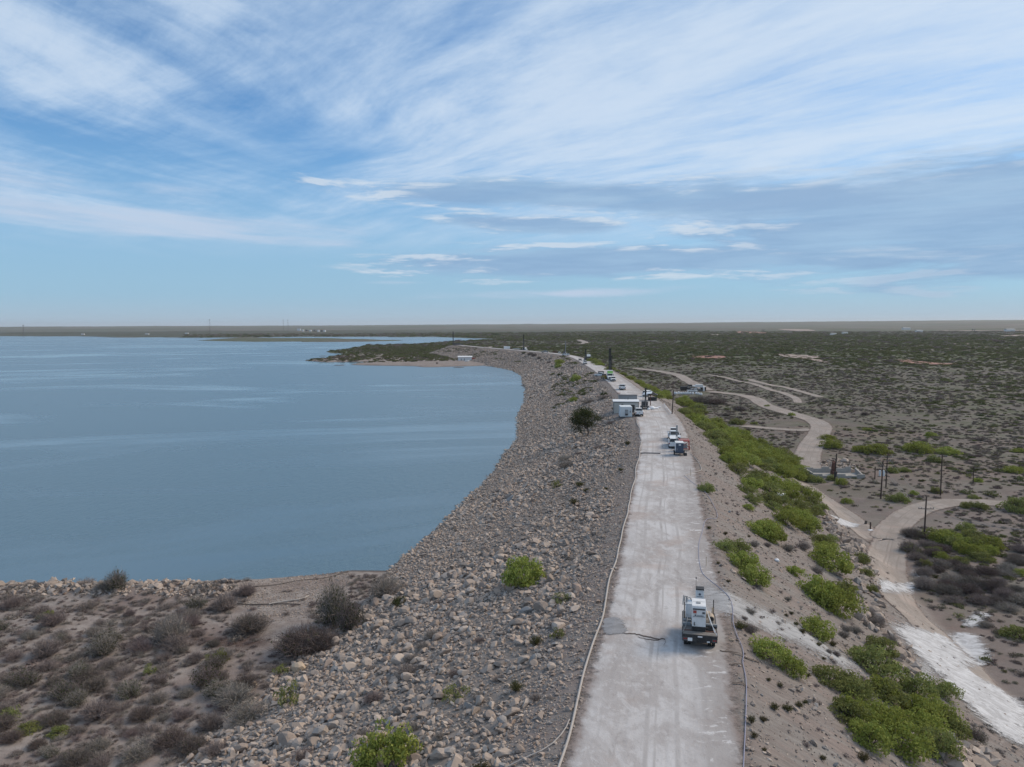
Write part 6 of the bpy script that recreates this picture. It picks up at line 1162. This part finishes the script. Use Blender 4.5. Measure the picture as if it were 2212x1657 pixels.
small(QE, 240, 600, lambda b: b.tube((0, 0, 0), (0, 0, 1.2), .035), 'survey_stake', MTN, 'thin stake where the pale hose meets the blue hose', 'stake'); small(QD, 42, 285, lambda b: b.tube((0, 0, 0), (0, 0, 1.0), .03), 'survey_stake', MTN, 'thin stake on the shoulder above the flatbed trailer', 'stake')
line('driftwood', QA, [(1700, 350), (1780, 335), (1860, 325), (1920, 315), (1950, 298)], .09, MPV, 'bleached driftwood branch on the beach', 'driftwood', .03)
line('driftwood', QA, [(1500, 345), (1650, 352), (1780, 345), (1900, 350)], .07, M_bark, 'dark driftwood line on the beach below the bleached branch', 'driftwood')
line('driftwood', QA, [(1600, 235), (1750, 225), (1900, 195), (2050, 185), (2200, 140)], .045, M_bark, 'dark wrack of driftwood along the water edge', 'driftwood', smooth=3)
# --- far plain: sheds, tanks, towers
def farp(px, r): d = ray(px, 700); h_ = math.hypot(d.x, d.y); x, y = d.x/h_*r, d.y/h_*r; return Vector((x, y, hz(x, y)))
def house(px, r, w_, h_, label, m_=MW):
    t = empty('far_building', farp(px, r), 0, label, 'building'); MB().box(-w_/2, w_/2, 0, w_*.6, -2, h_).build('wall', m_, t); MB().prism([(-w_*.05, h_), (w_*.3, h_*1.45), (w_*.65, h_)], -w_*.55, w_*.55).build('roof', MGR, t); return t
for a_ in ((177, 3600, 12, 4, 'small white building on the far shore, left'), (316, 3400, 14, 4, 'white building on the far shore above the tan bluff'), (402, 3500, 12, 4, 'white building on the far shore, centre left'), (645, 4200, 18, 10, 'bright white tank building near the far pylons'), (1960, 4200, 34, 8, 'pair of white sheds far right, left one'), (1988, 3000, 22, 6, 'white shed far out right of the hills track'), (1802, 2300, 15, 5, 'white shed on the far plain'), (1827, 2500, 15, 5, 'second white shed on the far plain'), (2185, 3300, 30, 7, 'pale shed near the right edge of the far plain')): house(*a_)
for i in range(7):
    t = MB().tube((0, 0, -2), (0, 0, 9), 6, n=16).build('storage_tank', MDG if i % 2 else MW); t.location = farp(655+i*8+random.uniform(-2, 2), 3900+random.uniform(-200, 200)); tag(t, 'storage tank in the cluster on the far shore', 'tank', 'storage tanks on the far shore')
for px, r, h_, lb_ in ((453, 3400, 62, 'slim dark tower on the far shore'), (50, 3300, 48, 'slim tower at the far left shore'), (612, 4000, 60, 'far pylon, left of a pair'), (622, 4000, 60, 'far pylon, right of a pair')):
    t = empty('lattice_tower', farp(px, r), 0, lb_, 'tower'); mast(t, 0, 0, h_, 3.0, MDG, -1, 'lattice')
def pumpjack(px, r, lb_):
    t = empty('pumpjack', farp(px, r), 0, lb_, 'pumpjack', None); MB().box(-6, 6, -1.5, 1.5, -1, 1).build('base', MDG, t); MB().tube((-1.5, 0, 1), (0, 0, 9), .5).tube((1.5, 0, 1), (0, 0, 9), .5).build('post', MDG, t); MB().box(-6, 6, -.6, .6, 8.5, 10).build('walking_beam', MDG, t); MB().box(-7.5, -6, -1, 1, 5.5, 10.5).build('horse_head', MDG, t); MB().box(4, 6.5, -1.2, 1.2, 1, 5).build('counterweight', MDG, t)
pumpjack(1607, 2400, 'small dark pumpjack on the far rise'); pumpjack(1650, 3000, 'second dark pumpjack, right of the first on the far rise'); pumpjack(2105, 3000, 'dark pumpjack far out on the right plain')
M_bare = mat('bare_dirt', _spill((.26, .20, .17), (.32, .26, .23), soft=.6)); M_rbare = mat('red_dirt', _spill((.26, .13, .10), (.30, .17, .135), soft=.6))
for q_, pts, m_, lb_ in ((QI, [(950, 238), (990, 210), (1080, 212), (1330, 232), (1200, 238)], M_rbare, 'red bare ground on the far rise'), (QI, [(1400, 470), (1500, 462), (1800, 480), (1900, 500), (1750, 520), (1560, 505)], M_bare, 'bare eroded ground on the plain'), (QI, [(1700, 512), (1850, 522), (1960, 550), (1990, 562), (1900, 555)], M_bare, 'pale dirt run on the plain'), (QI, [(480, 480), (800, 485), (850, 500), (700, 515), (450, 505)], M_rbare, 'reddish bare bank beyond the dam'),
    (QI, [(500, 256), (650, 248), (800, 244), (780, 252), (560, 262)], M_bare, 'pale strip on the far rise'), (QI, [(1400, 185), (1700, 184), (1850, 205), (1700, 212), (1500, 200)], M_bare, 'pale cleared ground near the far pumpjacks'), (Q(3300, 1250, 2.779), [(1130, 200), (1700, 201), (2300, 204), (2300, 209), (1500, 207)], M_bare, 'pale far road on the right plain'), (Q(3300, 1250, 2.779), [(1920, 262), (2300, 245), (2300, 268), (2000, 268)], M_bare, 'pale clearing near the right edge'), (Q(3300, 1250, 2.779), [(1380, 350), (1680, 352), (1660, 358), (1400, 356)], M_bare, 'pale strip in the green plain'), (Q(3300, 1250, 2.779), [(800, 520), (1100, 560), (1500, 575), (1400, 590), (1050, 580), (850, 560)], M_rbare, 'reddish bank crossing the right plain')):
    P_ = ground_hits([q_(*p) for p in pts]); ext = float(np.ptp(P_[:, 0])+np.ptp(P_[:, 1])); patch('bare_ground', q_, pts, m_, .25, lb_, cell=max(1.5, ext/120), soft=max(2, ext/80))
# ------------------------------------------------------------------ haze
M_haze = bpy.data.materials.new('haze'); M_haze.use_nodes = True; t = NT(M_haze.node_tree); t.n.clear(); o_ = t.new('ShaderNodeOutputMaterial'); pv = t.new('ShaderNodeVolumePrincipled'); pv.inputs['Color'].default_value = (.90, .93, .97, 1); pv.inputs['Density'].default_value = 4.0e-5; pv.inputs['Anisotropy'].default_value = .2; t.l.new(pv.outputs[0], o_.inputs['Volume'])
hzb = MB().box(-24000, 24000, -200, 24000, -24, 130).build('haze', M_haze); tag(hzb, 'thin pale haze that greys the far plain', 'haze', kind='stuff')
